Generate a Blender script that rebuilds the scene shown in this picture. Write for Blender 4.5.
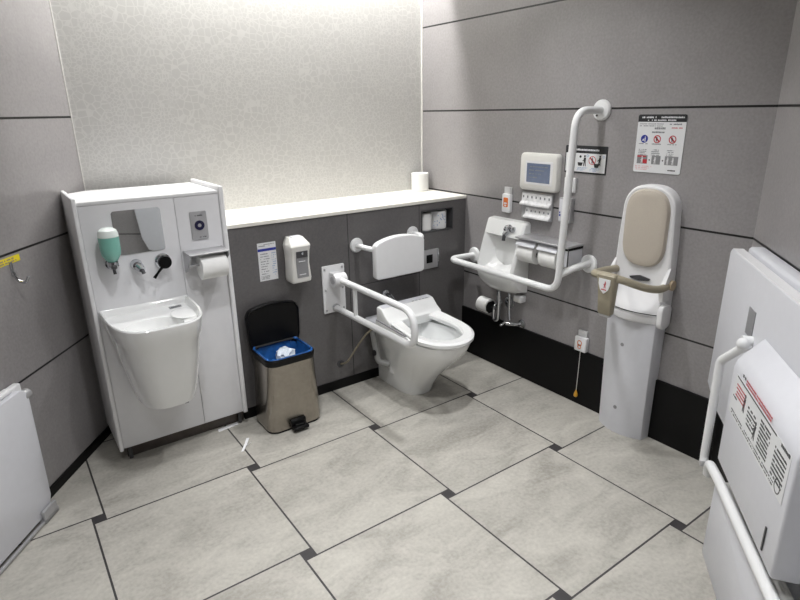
import bpy, bmesh, math, random
from mathutils import Vector, Matrix
S = bpy.context.scene
for o in list(bpy.data.objects): bpy.data.objects.remove(o)
C = bpy.context.collection
random.seed(4)
PI = math.pi
# ------------------------------------------------------------------ camera
cam = bpy.data.cameras.new('camera'); cam.sensor_width = 36; cam.sensor_fit = 'HORIZONTAL'
cam.lens = 566.17 / 800 * 36; cam.clip_start = 0.02
co = bpy.data.objects.new('camera', cam); C.objects.link(co)
yaw, pit, rol = 0.6194933, 0.322185, -0.0160229
fwd = Vector((math.sin(yaw)*math.cos(pit), math.cos(yaw)*math.cos(pit), -math.sin(pit)))
rgt = Vector((math.cos(yaw), -math.sin(yaw), 0)); up = rgt.cross(fwd)
r2 = rgt*math.cos(rol) + up*math.sin(rol); u2 = r2.cross(fwd)
co.matrix_world = Matrix(((r2.x, u2.x, -fwd.x, 0), (r2.y, u2.y, -fwd.y, 0), (r2.z, u2.z, -fwd.z, 1.5), (0, 0, 0, 1)))
S.camera = co
S.view_settings.view_transform = 'Standard'; S.view_settings.look = 'None'
S.view_settings.gamma = 1; S.view_settings.use_curve_mapping = False
S.view_settings.exposure = 0.0
w = bpy.data.worlds.new('world'); S.world = w; w.use_nodes = True
w.node_tree.nodes['Background'].inputs[0].default_value = (.9, .95, 1, 1)
w.node_tree.nodes['Background'].inputs[1].default_value = 0.02

def area(name, loc, power, sx, sy=None, col=(1, 1, 1), rot=(0, 0, 0), spread=PI, disk=False):
    l = bpy.data.lights.new(name, 'AREA'); l.energy = power; l.color = col
    l.shape = 'DISK' if disk else 'RECTANGLE'; l.size = sx
    if not disk: l.size_y = sy
    l.spread = spread
    o = bpy.data.objects.new(name, l); C.objects.link(o); o.location = loc; o.rotation_euler = rot
    return o
H = 2.45            # ceiling height
SLOT = 2.815        # front edge of the light slot above the back wall
area('cove_light', (1.35, 2.875, 2.70), 46.0, 1.9, 0.05, (1.0, .99, .975))
DOWN = [(1.60, 1.70, 8.2), (0.52, 1.50, 7.6), (0.98, 0.92, 7.4), (0.0, 0.45, 7.6)]
for x, y, p in DOWN:
    area('downlight_lamp', (x, y, H-.012), p, .11, disk=True, col=(.985, .985, 1.0), spread=2.0)

# ------------------------------------------------------------------ materials
def lin(c): return tuple(((v/255)/12.92 if v/255 <= .04045 else ((v/255+.055)/1.055)**2.4) for v in c)
def mat(name, col, rough=.4, metal=0, noise=0.04, scale=30, bump=0, coat=0, emit=None, alpha=1, trans=0, srgb=True):
    m = bpy.data.materials.new(name); m.use_nodes = True
    nt = m.node_tree; b = nt.nodes['Principled BSDF']
    c = lin(col) if srgb else col
    tc = nt.nodes.new('ShaderNodeTexCoord')
    n = nt.nodes.new('ShaderNodeTexNoise'); n.inputs['Scale'].default_value = scale; n.inputs['Detail'].default_value = 3
    nt.links.new(tc.outputs['Object'], n.inputs['Vector'])
    r = nt.nodes.new('ShaderNodeValToRGB'); r.color_ramp.elements[0].position = .35; r.color_ramp.elements[1].position = .65
    r.color_ramp.elements[0].color = tuple(v*(1-noise) for v in c)+(1,)
    r.color_ramp.elements[1].color = tuple(min(1, v*(1+noise)) for v in c)+(1,)
    nt.links.new(n.outputs['Fac'], r.inputs['Fac']); nt.links.new(r.outputs['Color'], b.inputs['Base Color'])
    b.inputs['Roughness'].default_value = rough; b.inputs['Metallic'].default_value = metal
    b.inputs['Coat Weight'].default_value = coat
    if max(c) < .01: b.inputs['Specular IOR Level'].default_value = .22
    b.inputs['Transmission Weight'].default_value = trans
    b.inputs['Alpha'].default_value = alpha
    if emit:
        b.inputs['Emission Color'].default_value = lin(emit[0])+(1,); b.inputs['Emission Strength'].default_value = emit[1]
    if bump:
        bp = nt.nodes.new('ShaderNodeBump'); bp.inputs['Strength'].default_value = bump; bp.inputs['Distance'].default_value = .002
        nt.links.new(n.outputs['Fac'], bp.inputs['Height']); nt.links.new(bp.outputs['Normal'], b.inputs['Normal'])
    return m

def panel_mat(name, c1, c2, zs, seams=(), vert=True, rough=.33, hz=None):
    """large stone-look wall panels with dark joints at heights zs and seams at x positions"""
    m = bpy.data.materials.new(name); m.use_nodes = True; nt = m.node_tree; N = nt.nodes; Lk = nt.links
    b = N['Principled BSDF']; b.inputs['Roughness'].default_value = rough
    tc = N.new('ShaderNodeTexCoord'); sp = N.new('ShaderNodeSeparateXYZ'); Lk.new(tc.outputs['Object'], sp.inputs[0])
    n1 = N.new('ShaderNodeTexNoise'); n1.inputs['Scale'].default_value = 2.2; n1.inputs['Detail'].default_value = 8; n1.inputs['Roughness'].default_value = .6
    n2 = N.new('ShaderNodeTexNoise'); n2.inputs['Scale'].default_value = 90; n2.inputs['Detail'].default_value = 4
    Lk.new(tc.outputs['Object'], n1.inputs['Vector']); Lk.new(tc.outputs['Object'], n2.inputs['Vector'])
    mx = N.new('ShaderNodeMath'); mx.operation = 'MULTIPLY_ADD'; mx.inputs[1].default_value = .45; Lk.new(n2.outputs['Fac'], mx.inputs[0])
    m2 = N.new('ShaderNodeMath'); m2.operation = 'MULTIPLY'; m2.inputs[1].default_value = .55; Lk.new(n1.outputs['Fac'], m2.inputs[0]); Lk.new(m2.outputs[0], mx.inputs[2])
    rp = N.new('ShaderNodeValToRGB'); rp.color_ramp.elements[0].position = .36; rp.color_ramp.elements[1].position = .64
    rp.color_ramp.elements[0].color = lin(c1)+(1,); rp.color_ramp.elements[1].color = lin(c2)+(1,)
    Lk.new(mx.outputs[0], rp.inputs['Fac'])
    acc = None
    def line(sock, pos, half):
        s = N.new('ShaderNodeMath'); s.operation = 'SUBTRACT'; s.inputs[1].default_value = pos; Lk.new(sock, s.inputs[0])
        a = N.new('ShaderNodeMath'); a.operation = 'ABSOLUTE'; Lk.new(s.outputs[0], a.inputs[0])
        l = N.new('ShaderNodeMath'); l.operation = 'LESS_THAN'; l.inputs[1].default_value = half; Lk.new(a.outputs[0], l.inputs[0])
        return l.outputs[0]
    for z in zs:
        l = line(sp.outputs['Z'], z, .0042)
        if acc is None: acc = l
        else:
            mm = N.new('ShaderNodeMath'); mm.operation = 'MAXIMUM'; Lk.new(acc, mm.inputs[0]); Lk.new(l, mm.inputs[1]); acc = mm.outputs[0]
    for (x, hw) in seams:
        l = line(sp.outputs['X'], x, hw)
        if acc is None: acc = l; continue
        mm = N.new('ShaderNodeMath'); mm.operation = 'MAXIMUM'; Lk.new(acc, mm.inputs[0]); Lk.new(l, mm.inputs[1]); acc = mm.outputs[0]
    if hz:
        l = line(sp.outputs['Z'], hz[0], .002); l2 = line(sp.outputs['X'], (hz[1]+hz[2])/2, (hz[2]-hz[1])/2)
        a = N.new('ShaderNodeMath'); a.operation = 'MULTIPLY'; Lk.new(l, a.inputs[0]); Lk.new(l2, a.inputs[1])
        mm = N.new('ShaderNodeMath'); mm.operation = 'MAXIMUM'; Lk.new(acc, mm.inputs[0]); Lk.new(a.outputs[0], mm.inputs[1]); acc = mm.outputs[0]
    mixn = N.new('ShaderNodeMix'); mixn.data_type = 'RGBA'; Lk.new(acc, mixn.inputs['Factor']); Lk.new(rp.outputs['Color'], mixn.inputs['A'])
    mixn.inputs['B'].default_value = (.006, .006, .006, 1); Lk.new(mixn.outputs['Result'], b.inputs['Base Color'])
    bp = N.new('ShaderNodeBump'); bp.inputs['Strength'].default_value = .06; bp.inputs['Distance'].default_value = .002
    Lk.new(n2.outputs['Fac'], bp.inputs['Height']); Lk.new(bp.outputs['Normal'], b.inputs['Normal'])
    return m

def cell_mat():
    m = bpy.data.materials.new('cell_wallpaper'); m.use_nodes = True; nt = m.node_tree; N = nt.nodes; Lk = nt.links
    b = N['Principled BSDF']; b.inputs['Roughness'].default_value = .42
    tc = N.new('ShaderNodeTexCoord')
    mp = N.new('ShaderNodeMapping'); mp.inputs['Scale'].default_value = (1, 0.0, 1); Lk.new(tc.outputs['Object'], mp.inputs['Vector'])
    outs = []
    for sc, th in ((30, .052), (54, .066)):
        v = N.new('ShaderNodeTexVoronoi'); v.feature = 'DISTANCE_TO_EDGE'; v.inputs['Scale'].default_value = sc; v.inputs['Randomness'].default_value = .72
        Lk.new(mp.outputs[0], v.inputs['Vector'])
        r = N.new('ShaderNodeMapRange'); r.inputs['From Min'].default_value = th*.7; r.inputs['From Max'].default_value = th*1.7; r.interpolation_type = 'SMOOTHSTEP'
        Lk.new(v.outputs['Distance'], r.inputs['Value']); outs.append(r.outputs['Result'])
    n = N.new('ShaderNodeTexNoise'); n.inputs['Scale'].default_value = 5; Lk.new(mp.outputs[0], n.inputs['Vector'])
    r = N.new('ShaderNodeMapRange'); r.inputs['From Min'].default_value = .46; r.inputs['From Max'].default_value = .52; Lk.new(n.outputs['Fac'], r.inputs['Value'])
    mi = N.new('ShaderNodeMix'); mi.data_type = 'FLOAT'; Lk.new(r.outputs['Result'], mi.inputs['Factor']); Lk.new(outs[0], mi.inputs['A']); Lk.new(outs[1], mi.inputs['B'])
    rc = N.new('ShaderNodeMix'); rc.data_type = 'RGBA'; Lk.new(mi.outputs['Result'], rc.inputs['Factor'])
    rc.inputs['A'].default_value = lin((217, 216, 213))+(1,); rc.inputs['B'].default_value = lin((206, 205, 202))+(1,)
    Lk.new(rc.outputs['Result'], b.inputs['Base Color'])
    return m

def tile_mat():
    m = bpy.data.materials.new('stone_tile'); m.use_nodes = True; nt = m.node_tree; N = nt.nodes; Lk = nt.links
    b = N['Principled BSDF']; b.inputs['Roughness'].default_value = .42
    uv = N.new('ShaderNodeUVMap'); uv.uv_map = 'UVMap'
    mp = N.new('ShaderNodeMapping'); mp.inputs['Scale'].default_value = (1.0, 2.0, 1); mp.inputs['Rotation'].default_value = (0, 0, .5); Lk.new(uv.outputs[0], mp.inputs['Vector'])
    n1 = N.new('ShaderNodeTexNoise'); n1.inputs['Scale'].default_value = 3.2; n1.inputs['Detail'].default_value = 10; n1.inputs['Roughness'].default_value = .66; n1.inputs['Distortion'].default_value = .8
    Lk.new(mp.outputs[0], n1.inputs['Vector'])
    n2 = N.new('ShaderNodeTexNoise'); n2.inputs['Scale'].default_value = 70; n2.inputs['Detail'].default_value = 5; Lk.new(uv.outputs[0], n2.inputs['Vector'])
    a = N.new('ShaderNodeMath'); a.operation = 'MULTIPLY_ADD'; a.inputs[1].default_value = .3; Lk.new(n2.outputs['Fac'], a.inputs[0])
    c = N.new('ShaderNodeMath'); c.operation = 'MULTIPLY'; c.inputs[1].default_value = .7; Lk.new(n1.outputs['Fac'], c.inputs[0]); Lk.new(c.outputs[0], a.inputs[2])
    rp = N.new('ShaderNodeValToRGB'); e = rp.color_ramp.elements; e[0].position = .34; e[0].color = lin((152, 149, 141))+(1,); e[1].position = .66; e[1].color = lin((194, 191, 182))+(1,)
    e2 = e.new(.5); e2.color = lin((177, 174, 166))+(1,)
    Lk.new(a.outputs[0], rp.inputs['Fac']); Lk.new(rp.outputs['Color'], b.inputs['Base Color'])
    bp = N.new('ShaderNodeBump'); bp.inputs['Strength'].default_value = .12; bp.inputs['Distance'].default_value = .002
    Lk.new(n2.outputs['Fac'], bp.inputs['Height']); Lk.new(bp.outputs['Normal'], b.inputs['Normal'])
    return m

ZJ = (.534, 1.0155, 1.497, 1.979)
M = dict(
 panel=panel_mat('grey_stone_panel', (142, 139, 139), (158, 155, 155), ZJ),
 panel_low=panel_mat('grey_housing_panel', (92, 90, 90), (106, 104, 104), (), ((1.505, .002), (1.985, .002)), rough=.3, hz=(.585, 1.505, 1.985)),
 cell=cell_mat(), tile=tile_mat(),
 ceil=mat('ceiling_paint', (225, 225, 222), .8),
 insert=mat('dark_tile_insert', (58, 56, 57), .5, noise=.1),
 black_base=mat('black_baseboard', (8, 8, 9), .5, noise=.1),
 brown_base=mat('brown_metal_kick', (92, 86, 82), .3, noise=.1, metal=.6),
 ledge=mat('cream_worktop', (236, 233, 224), .45, noise=.01),
 white=mat('white_plastic', (233, 233, 234), .32, noise=.01),
 offwhite=mat('offwhite_plastic', (228, 227, 222), .4, noise=.01),
 graywhite=mat('pale_grey_board', (214, 215, 220), .4, noise=.01),
 unit=mat('white_laminate', (224, 224, 226), .28, noise=.01),
 paint=mat('white_coated_tube', (232, 233, 233), .3, noise=.01),
 ceramic=mat('white_ceramic', (240, 241, 240), .08, noise=.005, coat=.5),
 water=mat('bowl_water', (190, 198, 200), .03, noise=.01),
 chrome=mat('chrome', (200, 202, 206), .08, metal=1, noise=.01),
 steel=mat('brushed_steel', (158, 152, 143), .24, metal=1, noise=.06, scale=60),
 satin=mat('satin_metal', (186, 186, 188), .35, metal=.5, noise=.03),
 black=mat('black_plastic', (9, 9, 10), .35, noise=.1),
 dgrey=mat('dark_grey_plastic', (70, 70, 72), .4),
 mgrey=mat('mid_grey_plastic', (140, 140, 142), .35),
 mirror=mat('mirror_glass', (225, 228, 228), .02, metal=1, noise=0),
 soap=mat('green_soap', (128, 188, 174), .2, noise=.02, coat=.3),
 soapcap=mat('translucent_cap', (232, 240, 236), .15, noise=.01),
 navy=mat('navy_lens', (22, 20, 60), .15),
 paper=mat('toilet_paper', (238, 238, 236), .9, noise=.02, bump=.2),
 label=mat('printed_paper', (228, 229, 230), .5, noise=.01),
 blue=mat('blue_print', (38, 52, 150), .5), lblue=mat('pale_blue_print', (150, 170, 200), .5),
 softred=mat('faded_red_print', (196, 108, 112), .5), red=mat('red_print', (190, 50, 60), .5), pink=mat('pink_print', (222, 180, 182), .5),
 ink=mat('black_print', (36, 37, 40), .5), grey_ink=mat('grey_print', (128, 130, 134), .5),
 bag=mat('blue_bin_bag', (38, 92, 160), .22, noise=.25, scale=25, coat=.3),
 tissue=mat('crumpled_tissue', (215, 225, 235), .6, noise=.08),
 beige=mat('beige_vinyl', (192, 183, 170), .45, noise=.02, bump=.05, scale=200),
 khaki=mat('khaki_plastic', (156, 148, 128), .4, noise=.02),
 tan=mat('tan_plastic', (186, 168, 140), .35, noise=.02),
 screen=mat('lcd_screen', (96, 108, 132), .15, noise=.05, emit=((96, 110, 140), .12)),
 orange=mat('orange_print', (226, 120, 50), .4), cord_pull=mat('amber_plastic', (216, 160, 50), .35),
 yellow=mat('yellow_label', (232, 214, 40), .45), clear=mat('clear_plastic_tab', (226, 226, 226), .2, alpha=.85),
 tape=mat('white_tape', (244, 244, 246), .4), rubber=mat('black_hinge', (30, 30, 30), .5),
 hose=mat('braided_hose', (130, 122, 104), .4, noise=.15, scale=200), pipegrey=mat('grey_pvc_pipe', (150, 150, 148), .4),
)
# ------------------------------------------------------------------ mesh builder
class B:
    def __init__(s): s.bm = bmesh.new()
    def _merge(s, t):
        me = bpy.data.meshes.new('t'); t.to_mesh(me); t.free(); s.bm.from_mesh(me); bpy.data.meshes.remove(me)
    def box(s, x0, x1, y0, y1, z0, z1, bev=0, seg=3):
        t = bmesh.new(); bmesh.ops.create_cube(t, size=1)
        for v in t.verts: v.co = Vector(((x0+x1)/2+v.co.x*(x1-x0), (y0+y1)/2+v.co.y*(y1-y0), (z0+z1)/2+v.co.z*(z1-z0)))
        if bev: bmesh.ops.bevel(t, geom=t.edges[:], offset=bev, segments=seg, profile=.5, affect='EDGES')
        s._merge(t); return s
    def tube(s, pts, r, seg=14, cap=True, closed=False):
        pts = [Vector(p) for p in pts]; n = len(pts); t = bmesh.new(); rings = []; prev = None
        rr = r if isinstance(r, (list, tuple)) else [r]*n
        for i, p in enumerate(pts):
            if closed: d = (pts[(i+1) % n]-pts[i-1]).normalized()
            else: d = (pts[min(i+1, n-1)]-pts[max(i-1, 0)]).normalized()
            if prev is None:
                a = Vector((0, 0, 1)) if abs(d.z) < .9 else Vector((1, 0, 0)); u = d.cross(a).normalized()
            else: u = (prev - d*prev.dot(d)).normalized()
            prev = u; v = d.cross(u)
            rings.append([t.verts.new(p+(u*math.cos(k*2*PI/seg)+v*math.sin(k*2*PI/seg))*rr[i]) for k in range(seg)])
        m = n if closed else n-1
        for i in range(m):
            a, b = rings[i], rings[(i+1) % n]
            for k in range(seg): t.faces.new((a[k], a[(k+1) % seg], b[(k+1) % seg], b[k]))
        if cap and not closed: t.faces.new(rings[0][::-1]); t.faces.new(rings[-1])
        bmesh.ops.recalc_face_normals(t, faces=t.faces[:]); s._merge(t); return s
    def loft(s, rings, cap0=True, cap1=True):
        t = bmesh.new(); R = [[t.verts.new(p) for p in r] for r in rings]; n = len(R[0])
        for a, b in zip(R, R[1:]):
            for k in range(n): t.faces.new((a[k], a[(k+1) % n], b[(k+1) % n], b[k]))
        if cap0: t.faces.new(R[0][::-1])
        if cap1: t.faces.new(R[-1])
        bmesh.ops.recalc_face_normals(t, faces=t.faces[:]); s._merge(t); return s
    def prism(s, poly, axis, a, b, bev=0, seg=2):
        """poly in the two other axes, extruded from a to b along axis"""
        def P(p, h):
            return {'x': (h, p[0], p[1]), 'y': (p[0], h, p[1]), 'z': (p[0], p[1], h)}[axis]
        t = bmesh.new(); A = [t.verts.new(P(p, a)) for p in poly]; Bv = [t.verts.new(P(p, b)) for p in poly]; n = len(poly)
        t.faces.new(A); t.faces.new(Bv[::-1])
        for k in range(n): t.faces.new((A[k], A[(k+1) % n], Bv[(k+1) % n], Bv[k]))
        bmesh.ops.recalc_face_normals(t, faces=t.faces[:])
        if bev:
            ed = [e for e in t.edges if len(e.link_faces) == 2 and e.calc_face_angle(0) > .6]
            bmesh.ops.bevel(t, geom=ed, offset=bev, segments=seg, profile=.5, affect='EDGES', clamp_overlap=True)
        s._merge(t); return s
    def lathe(s, prof, c, axis='z', seg=28):
        """prof: (radius, height along axis)"""
        t = bmesh.new(); c = Vector(c); R = []
        for r, h in prof:
            row = []
            for k in range(seg):
                a = k*2*PI/seg; p = {'z': (r*math.cos(a), r*math.sin(a), h), 'y': (r*math.cos(a), h, r*math.sin(a)), 'x': (h, r*math.cos(a), r*math.sin(a))}[axis]
                row.append(t.verts.new(c+Vector(p)))
            R.append(row)
        for a, b in zip(R, R[1:]):
            for k in range(seg): t.faces.new((a[k], a[(k+1) % seg], b[(k+1) % seg], b[k]))
        t.faces.new(R[0][::-1]); t.faces.new(R[-1])
        bmesh.ops.remove_doubles(t, verts=t.verts[:], dist=1e-6)
        bmesh.ops.recalc_face_normals(t, faces=t.faces[:]); s._merge(t); return s
    def ball(s, c, r, sc=(1, 1, 1)):
        t = bmesh.new(); bmesh.ops.create_uvsphere(t, u_segments=18, v_segments=12, radius=r)
        for v in t.verts: v.co = Vector((c[0]+v.co.x*sc[0], c[1]+v.co.y*sc[1], c[2]+v.co.z*sc[2]))
        s._merge(t); return s
    def quad(s, a, b, c, d): s.bm.faces.new([s.bm.verts.new(p) for p in (a, b, c, d)]); return s
def cyl(p0, p1, r, seg=20): return B().tube([p0, p1], r, seg)
def path(pts, rad, n=7):
    """polyline with rounded corners"""
    pts = [Vector(p) for p in pts]; out = [pts[0]]
    rr = rad if isinstance(rad, (list, tuple)) else [rad]*len(pts)
    for i in range(1, len(pts)-1):
        a, b, c = pts[i-1], pts[i], pts[i+1]; u = (a-b).normalized(); v = (c-b).normalized()
        ang = u.angle(v); r = rr[i]; t = min(r/math.tan(ang/2), (a-b).length*.48, (c-b).length*.48)
        p, q = b+u*t, b+v*t
        for k in range(n+1):
            f = k/n; out.append(p*(1-f)**2+b*2*f*(1-f)+q*f*f)
    out.append(pts[-1]); return out
def rrect(x0, x1, y0, y1, r, n=5):
    pts = []
    for cx, cy, a0 in ((x1-r, y1-r, 0), (x0+r, y1-r, 90), (x0+r, y0+r, 180), (x1-r, y0+r, 270)):
        for k in range(n+1):
            a = math.radians(a0+90*k/n); pts.append((cx+r*math.cos(a), cy+r*math.sin(a)))
    return pts
def arcs(r0, r1, y0, y1): return None

# ------------------------------------------------------------------ frames: x = to the right along a wall, -y = out of the wall
def frame(x, y, th): return Matrix.Translation((x, y, 0)) @ Matrix.Rotation(th, 4, 'Z')
az = math.radians(36.55); LD = Vector((math.sin(az), math.cos(az), 0)); LC = Vector((.363, 3.008, 0))
azD = math.radians(51.26); DD = Vector((math.sin(azD), math.cos(azD), 0)); DC = Vector((2.343, .944, 0))
FB = frame(0, 0, 0)
FR = frame(2.343, 3.008, -PI/2)
FD = frame(DC.x, DC.y, math.atan2(-DD.y, -DD.x))
FL = frame(LC.x, LC.y, math.atan2(LD.y, LD.x))

def tag(o, label=None, cat=None, group=None, kind=None):
    if label: o['label'] = label
    if cat: o['category'] = cat
    if group: o['group'] = group
    if kind: o['kind'] = kind
    return o
def thing(F, name, label, cat, base=(0, 0, 0), group=None):
    o = bpy.data.objects.new(name, None); C.objects.link(o); o.empty_display_size = .05
    base = Vector(base); o.matrix_world = F @ Matrix.Translation(base); o['_b'] = list(base)
    return tag(o, label, cat, group)
def mk(name, b, m, base, F=None, parent=None, smooth=True):
    me = bpy.data.meshes.new(name); bm = b.bm
    bmesh.ops.translate(bm, verts=bm.verts[:], vec=-Vector(base)); bm.to_mesh(me); bm.free()
    ms = m if isinstance(m, list) else [m]
    for x in ms: me.materials.append(M[x] if isinstance(x, str) else x)
    if smooth:
        for p in me.polygons: p.use_smooth = True
        try: me.set_sharp_from_angle(angle=math.radians(34))
        except Exception: pass
    o = bpy.data.objects.new(name, me); C.objects.link(o)
    if parent is not None: o.parent = parent
    elif F is not None: o.matrix_world = F @ Matrix.Translation(Vector(base))
    return o
def root_of(p):
    while p.parent is not None: p = p.parent
    return p
def part(name, b, m, parent, label=None, kind=None):
    o = mk(name, b, m, root_of(parent)['_b'], parent=parent)
    return tag(o, label, kind=kind)
def solo(F, name, b, m, label, cat, base, group=None):
    return tag(mk(name, b, m, base, F=F), label, cat, group)
def struct(name, b, m, smooth=False):
    return tag(mk(name, b, m, (0, 0, 0), F=Matrix(), smooth=smooth), kind='structure')

# ------------------------------------------------------------------ room
A_ = LC.copy(); B_ = Vector((2.343, 3.008, 0)); C_ = DC.copy(); E_ = DC-DD*2.95; G_ = LC-LD*3.1; F_ = Vector((-1.25, -1.15, 0))
room = [A_, B_, C_, E_, F_, G_]       # clockwise seen from above
def wall(p, q, z0, z1, name, m, th=.1):
    p = Vector(p); q = Vector(q); d = (q-p).normalized(); n = Vector((-d.y, d.x, 0))   # outwards for a clockwise room
    b = B(); t = bmesh.new(); ex = d*0
    vs = [t.verts.new((v.x, v.y, z)) for z in (z0, z1) for v in (p, q, q+n*th, p+n*th)]
    for f in ((0, 1, 2, 3), (7, 6, 5, 4), (0, 4, 5, 1), (1, 5, 6, 2), (2, 6, 7, 3), (3, 7, 4, 0)): t.faces.new([vs[i] for i in f])
    bmesh.ops.recalc_face_normals(t, faces=t.faces[:]); b._merge(t)
    return struct(name, b, m)
wall(A_, B_, 0, H+.35, 'wall_back', 'cell')
wall(B_, C_, 0, H+.35, 'wall_right', 'panel')
wall(C_, E_, 0, H, 'wall_front_right', 'panel')
wall(E_, F_, 0, H, 'wall_front', 'panel')
wall(F_, G_, 0, H, 'wall_front_left', 'panel')
wall(G_, A_, 0, H+.35, 'wall_left', 'panel')
# floor: large square tiles set pinwheel fashion around small dark squares
def floor():
    t = bmesh.new(); T = .618; tt = .0435; g = .0036
    c0 = Vector((.097, 2.193)); x0 = c0.x+tt/2; y0 = c0.y+tt/2      # top-left reference corner of the lattice
    uvl = t.loops.layers.uv.new('UVMap')
    def poly(pts, z, mi, off=(0, 0), rot=0):
        f = t.faces.new([t.verts.new((p[0], p[1], z)) for p in pts]); f.material_index = mi
        for l in f.loops:
            x, y = l.vert.co.x, l.vert.co.y; l[uvl].uv = (x*math.cos(rot)-y*math.sin(rot)+off[0], x*math.sin(rot)+y*math.cos(rot)+off[1])
        return f
    poly([(p.x, p.y) for p in room][::-1], -.0012, 1)
    for i in range(-6, 8):
        for j in range(-5, 9):
            ax = x0-T+i*T-j*tt; ay = y0+T-i*tt-j*T       # tile top-left so that its insert sits at its lower right
            off = (random.uniform(0, 50), random.uniform(0, 50))
            poly([(ax+g, ay-T+g), (ax+T-g, ay-T+g), (ax+T-g, ay-g), (ax+g, ay-g)], 0, 0, off, random.choice((0, 0, .15, -.1)))
    for k in range(6):
        p, q = room[k], room[(k+1) % 6]; d = (q-p).normalized(); n = Vector((-d.y, d.x, 0))
        geom = t.verts[:]+t.edges[:]+t.faces[:]
        bmesh.ops.bisect_plane(t, geom=geom, dist=1e-5, plane_co=p+n*.001, plane_no=n, clear_outer=True)
    bmesh.ops.recalc_face_normals(t, faces=t.faces[:])
    me = bpy.data.meshes.new('floor')
    for f in t.faces:
        if f.normal.z < 0: f.normal_flip()
    t.to_mesh(me); t.free(); me.materials.append(M['tile']); me.materials.append(M['insert'])
    o = bpy.data.objects.new('floor', me); C.objects.link(o); o['kind'] = 'structure'
floor()
b = B(); t = bmesh.new()
t.faces.new([t.verts.new((p.x, p.y, H)) for p in room]); geom = t.verts[:]+t.edges[:]+t.faces[:]
bmesh.ops.bisect_plane(t, geom=geom, dist=1e-5, plane_co=(0, SLOT, 0), plane_no=(0, 1, 0), clear_outer=True)
r = bmesh.ops.extrude_face_region(t, geom=t.faces[:]); bmesh.ops.translate(t, verts=[v for v in r['geom'] if isinstance(v, bmesh.types.BMVert)], vec=(0, 0, .06))
bmesh.ops.recalc_face_normals(t, faces=t.faces[:]); b._merge(t)
struct('ceiling', b, 'ceil')
struct('trim_2', B().box(.2, 2.343, SLOT-.02, 3.008, H+.35, H+.37).box(.2, 2.343, SLOT-.02, SLOT, H+.06, H+.35), 'ceil')
# boxed-out pipe housing below the ledge
CY = 2.58
struct('wall_back_lower', B().box(.842, 2.343, CY, 3.008, .0, .992), 'panel_low')
struct('trim_1', B().box(.842, 2.343, CY-.008, 3.008, .992, 1.010, .002, 2), 'ledge')
struct('baseboard_back', B().box(.842, 2.343, CY-.006, CY, 0, .055), 'black_base')
struct('baseboard_right', B().box(2.331, 2.343, .944, CY, 0, .302), 'black_base')
b = B().box(-3.1, -.02, -.006, 0, 0, .045); o = mk('baseboard_left', b, 'black_base', (0, 0, 0), F=FL); o['kind'] = 'structure'
b = B().box(.01, 2.95, -.010, 0, 0, .302); o = mk('baseboard_front_right', b, 'black_base', (0, 0, 0), F=FD); o['kind'] = 'structure'
# light trim bead where the wallpaper meets the stone panels
struct('trim_3', B().box(2.336, 2.343, 3.001, 3.008, 1.012, H), 'offwhite')
b = B().box(-.005, -.001, -.003, 0, 1.0, H); o = mk('trim_4', b, 'offwhite', (0, 0, 0), F=FL); o['kind'] = 'structure'

for i, (x, y, p) in enumerate(DOWN):
    where = ['above the toilet side of the room', 'above the wash unit side', 'above the middle of the floor', 'above the near left of the floor'][i]
    t = thing(FB, 'ceiling_light', 'round recessed ceiling downlight '+where, 'ceiling light', (x, y, H), 'recessed ceiling downlights')
    part('trim_ring', B().lathe([(.062, 0), (.075, -.002), (.075, -.006), (.06, -.008), (.058, 0)], (x, y, H)), 'white', t)

# ------------------------------------------------------------------ helpers for printed matter
def ybox(b, x0, x1, z0, z1, y, th=.0006): b.box(x0, x1, y-th, y, z0, z1); return b
def textrow(b, x0, x1, z, h, y, dens=.8, rnd=random):
    x = x0
    while x < x1-h*.6:
        wv = h*rnd.uniform(.5, .95)
        if rnd.random() < dens: ybox(b, x, min(x+wv, x1), z, z+h*rnd.uniform(.75, 1), y)
        x += wv+h*.22
    return b
def ring_y(b, cx, cz, r0, r1, y, n=28, th=.0006):
    t = bmesh.new(); R = []
    for r, yy in ((r0, y), (r0, y-th), (r1, y-th), (r1, y)):
        R.append([t.verts.new((cx+r*math.cos(2*PI*k/n), yy, cz+r*math.sin(2*PI*k/n))) for k in range(n)])
    for a, c in zip(R, R[1:]):
        for k in range(n): t.faces.new((a[k], a[(k+1) % n], c[(k+1) % n], c[k]))
    bmesh.ops.recalc_face_normals(t, faces=t.faces[:]); b._merge(t); return b
def slash(b, cx, cz, r, y, w=.12, th=.0006, s=1):
    a = r*.7; d = r*w
    b.prism([(cx-a-d*s, cz+a*s-d), (cx-a+d*s, cz+a*s+d), (cx+a+d*s, cz-a*s+d), (cx+a-d*s, cz-a*s-d)], 'y', y-th, y); return b
def disc_y(b, cx, cz, r, y, th=.0006, n=24): b.prism([(cx+r*math.cos(2*PI*k/n), cz+r*math.sin(2*PI*k/n)) for k in range(n)], 'y', y-th, y); return b
def person(b, cx, cz, s, y, bend=0, th=.0006):
    """tiny printed pictogram of a figure of height s, feet at cz"""
    disc_y(b, cx+bend*s*.12, cz+s*.9, s*.1, y, th, 10)
    b.prism([(cx-.1*s, cz+.42*s), (cx+.1*s, cz+.42*s), (cx+(.14+.1*bend)*s, cz+.78*s), (cx+(-.1+.1*bend)*s, cz+.78*s)], 'y', y-th, y)
    b.prism([(cx-.1*s, cz+.45*s), (cx, cz+.45*s), (cx-.06*s, cz), (cx-.14*s, cz)], 'y', y-th, y)
    b.prism([(cx, cz+.45*s), (cx+.1*s, cz+.45*s), (cx+.14*s, cz), (cx+.06*s, cz)], 'y', y-th, y)
    b.prism([(cx+.05*s, cz+.72*s), (cx-.24*s, cz+.5*s), (cx-.22*s, cz+.44*s), (cx+.05*s, cz+.62*s)], 'y', y-th, y)

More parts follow.
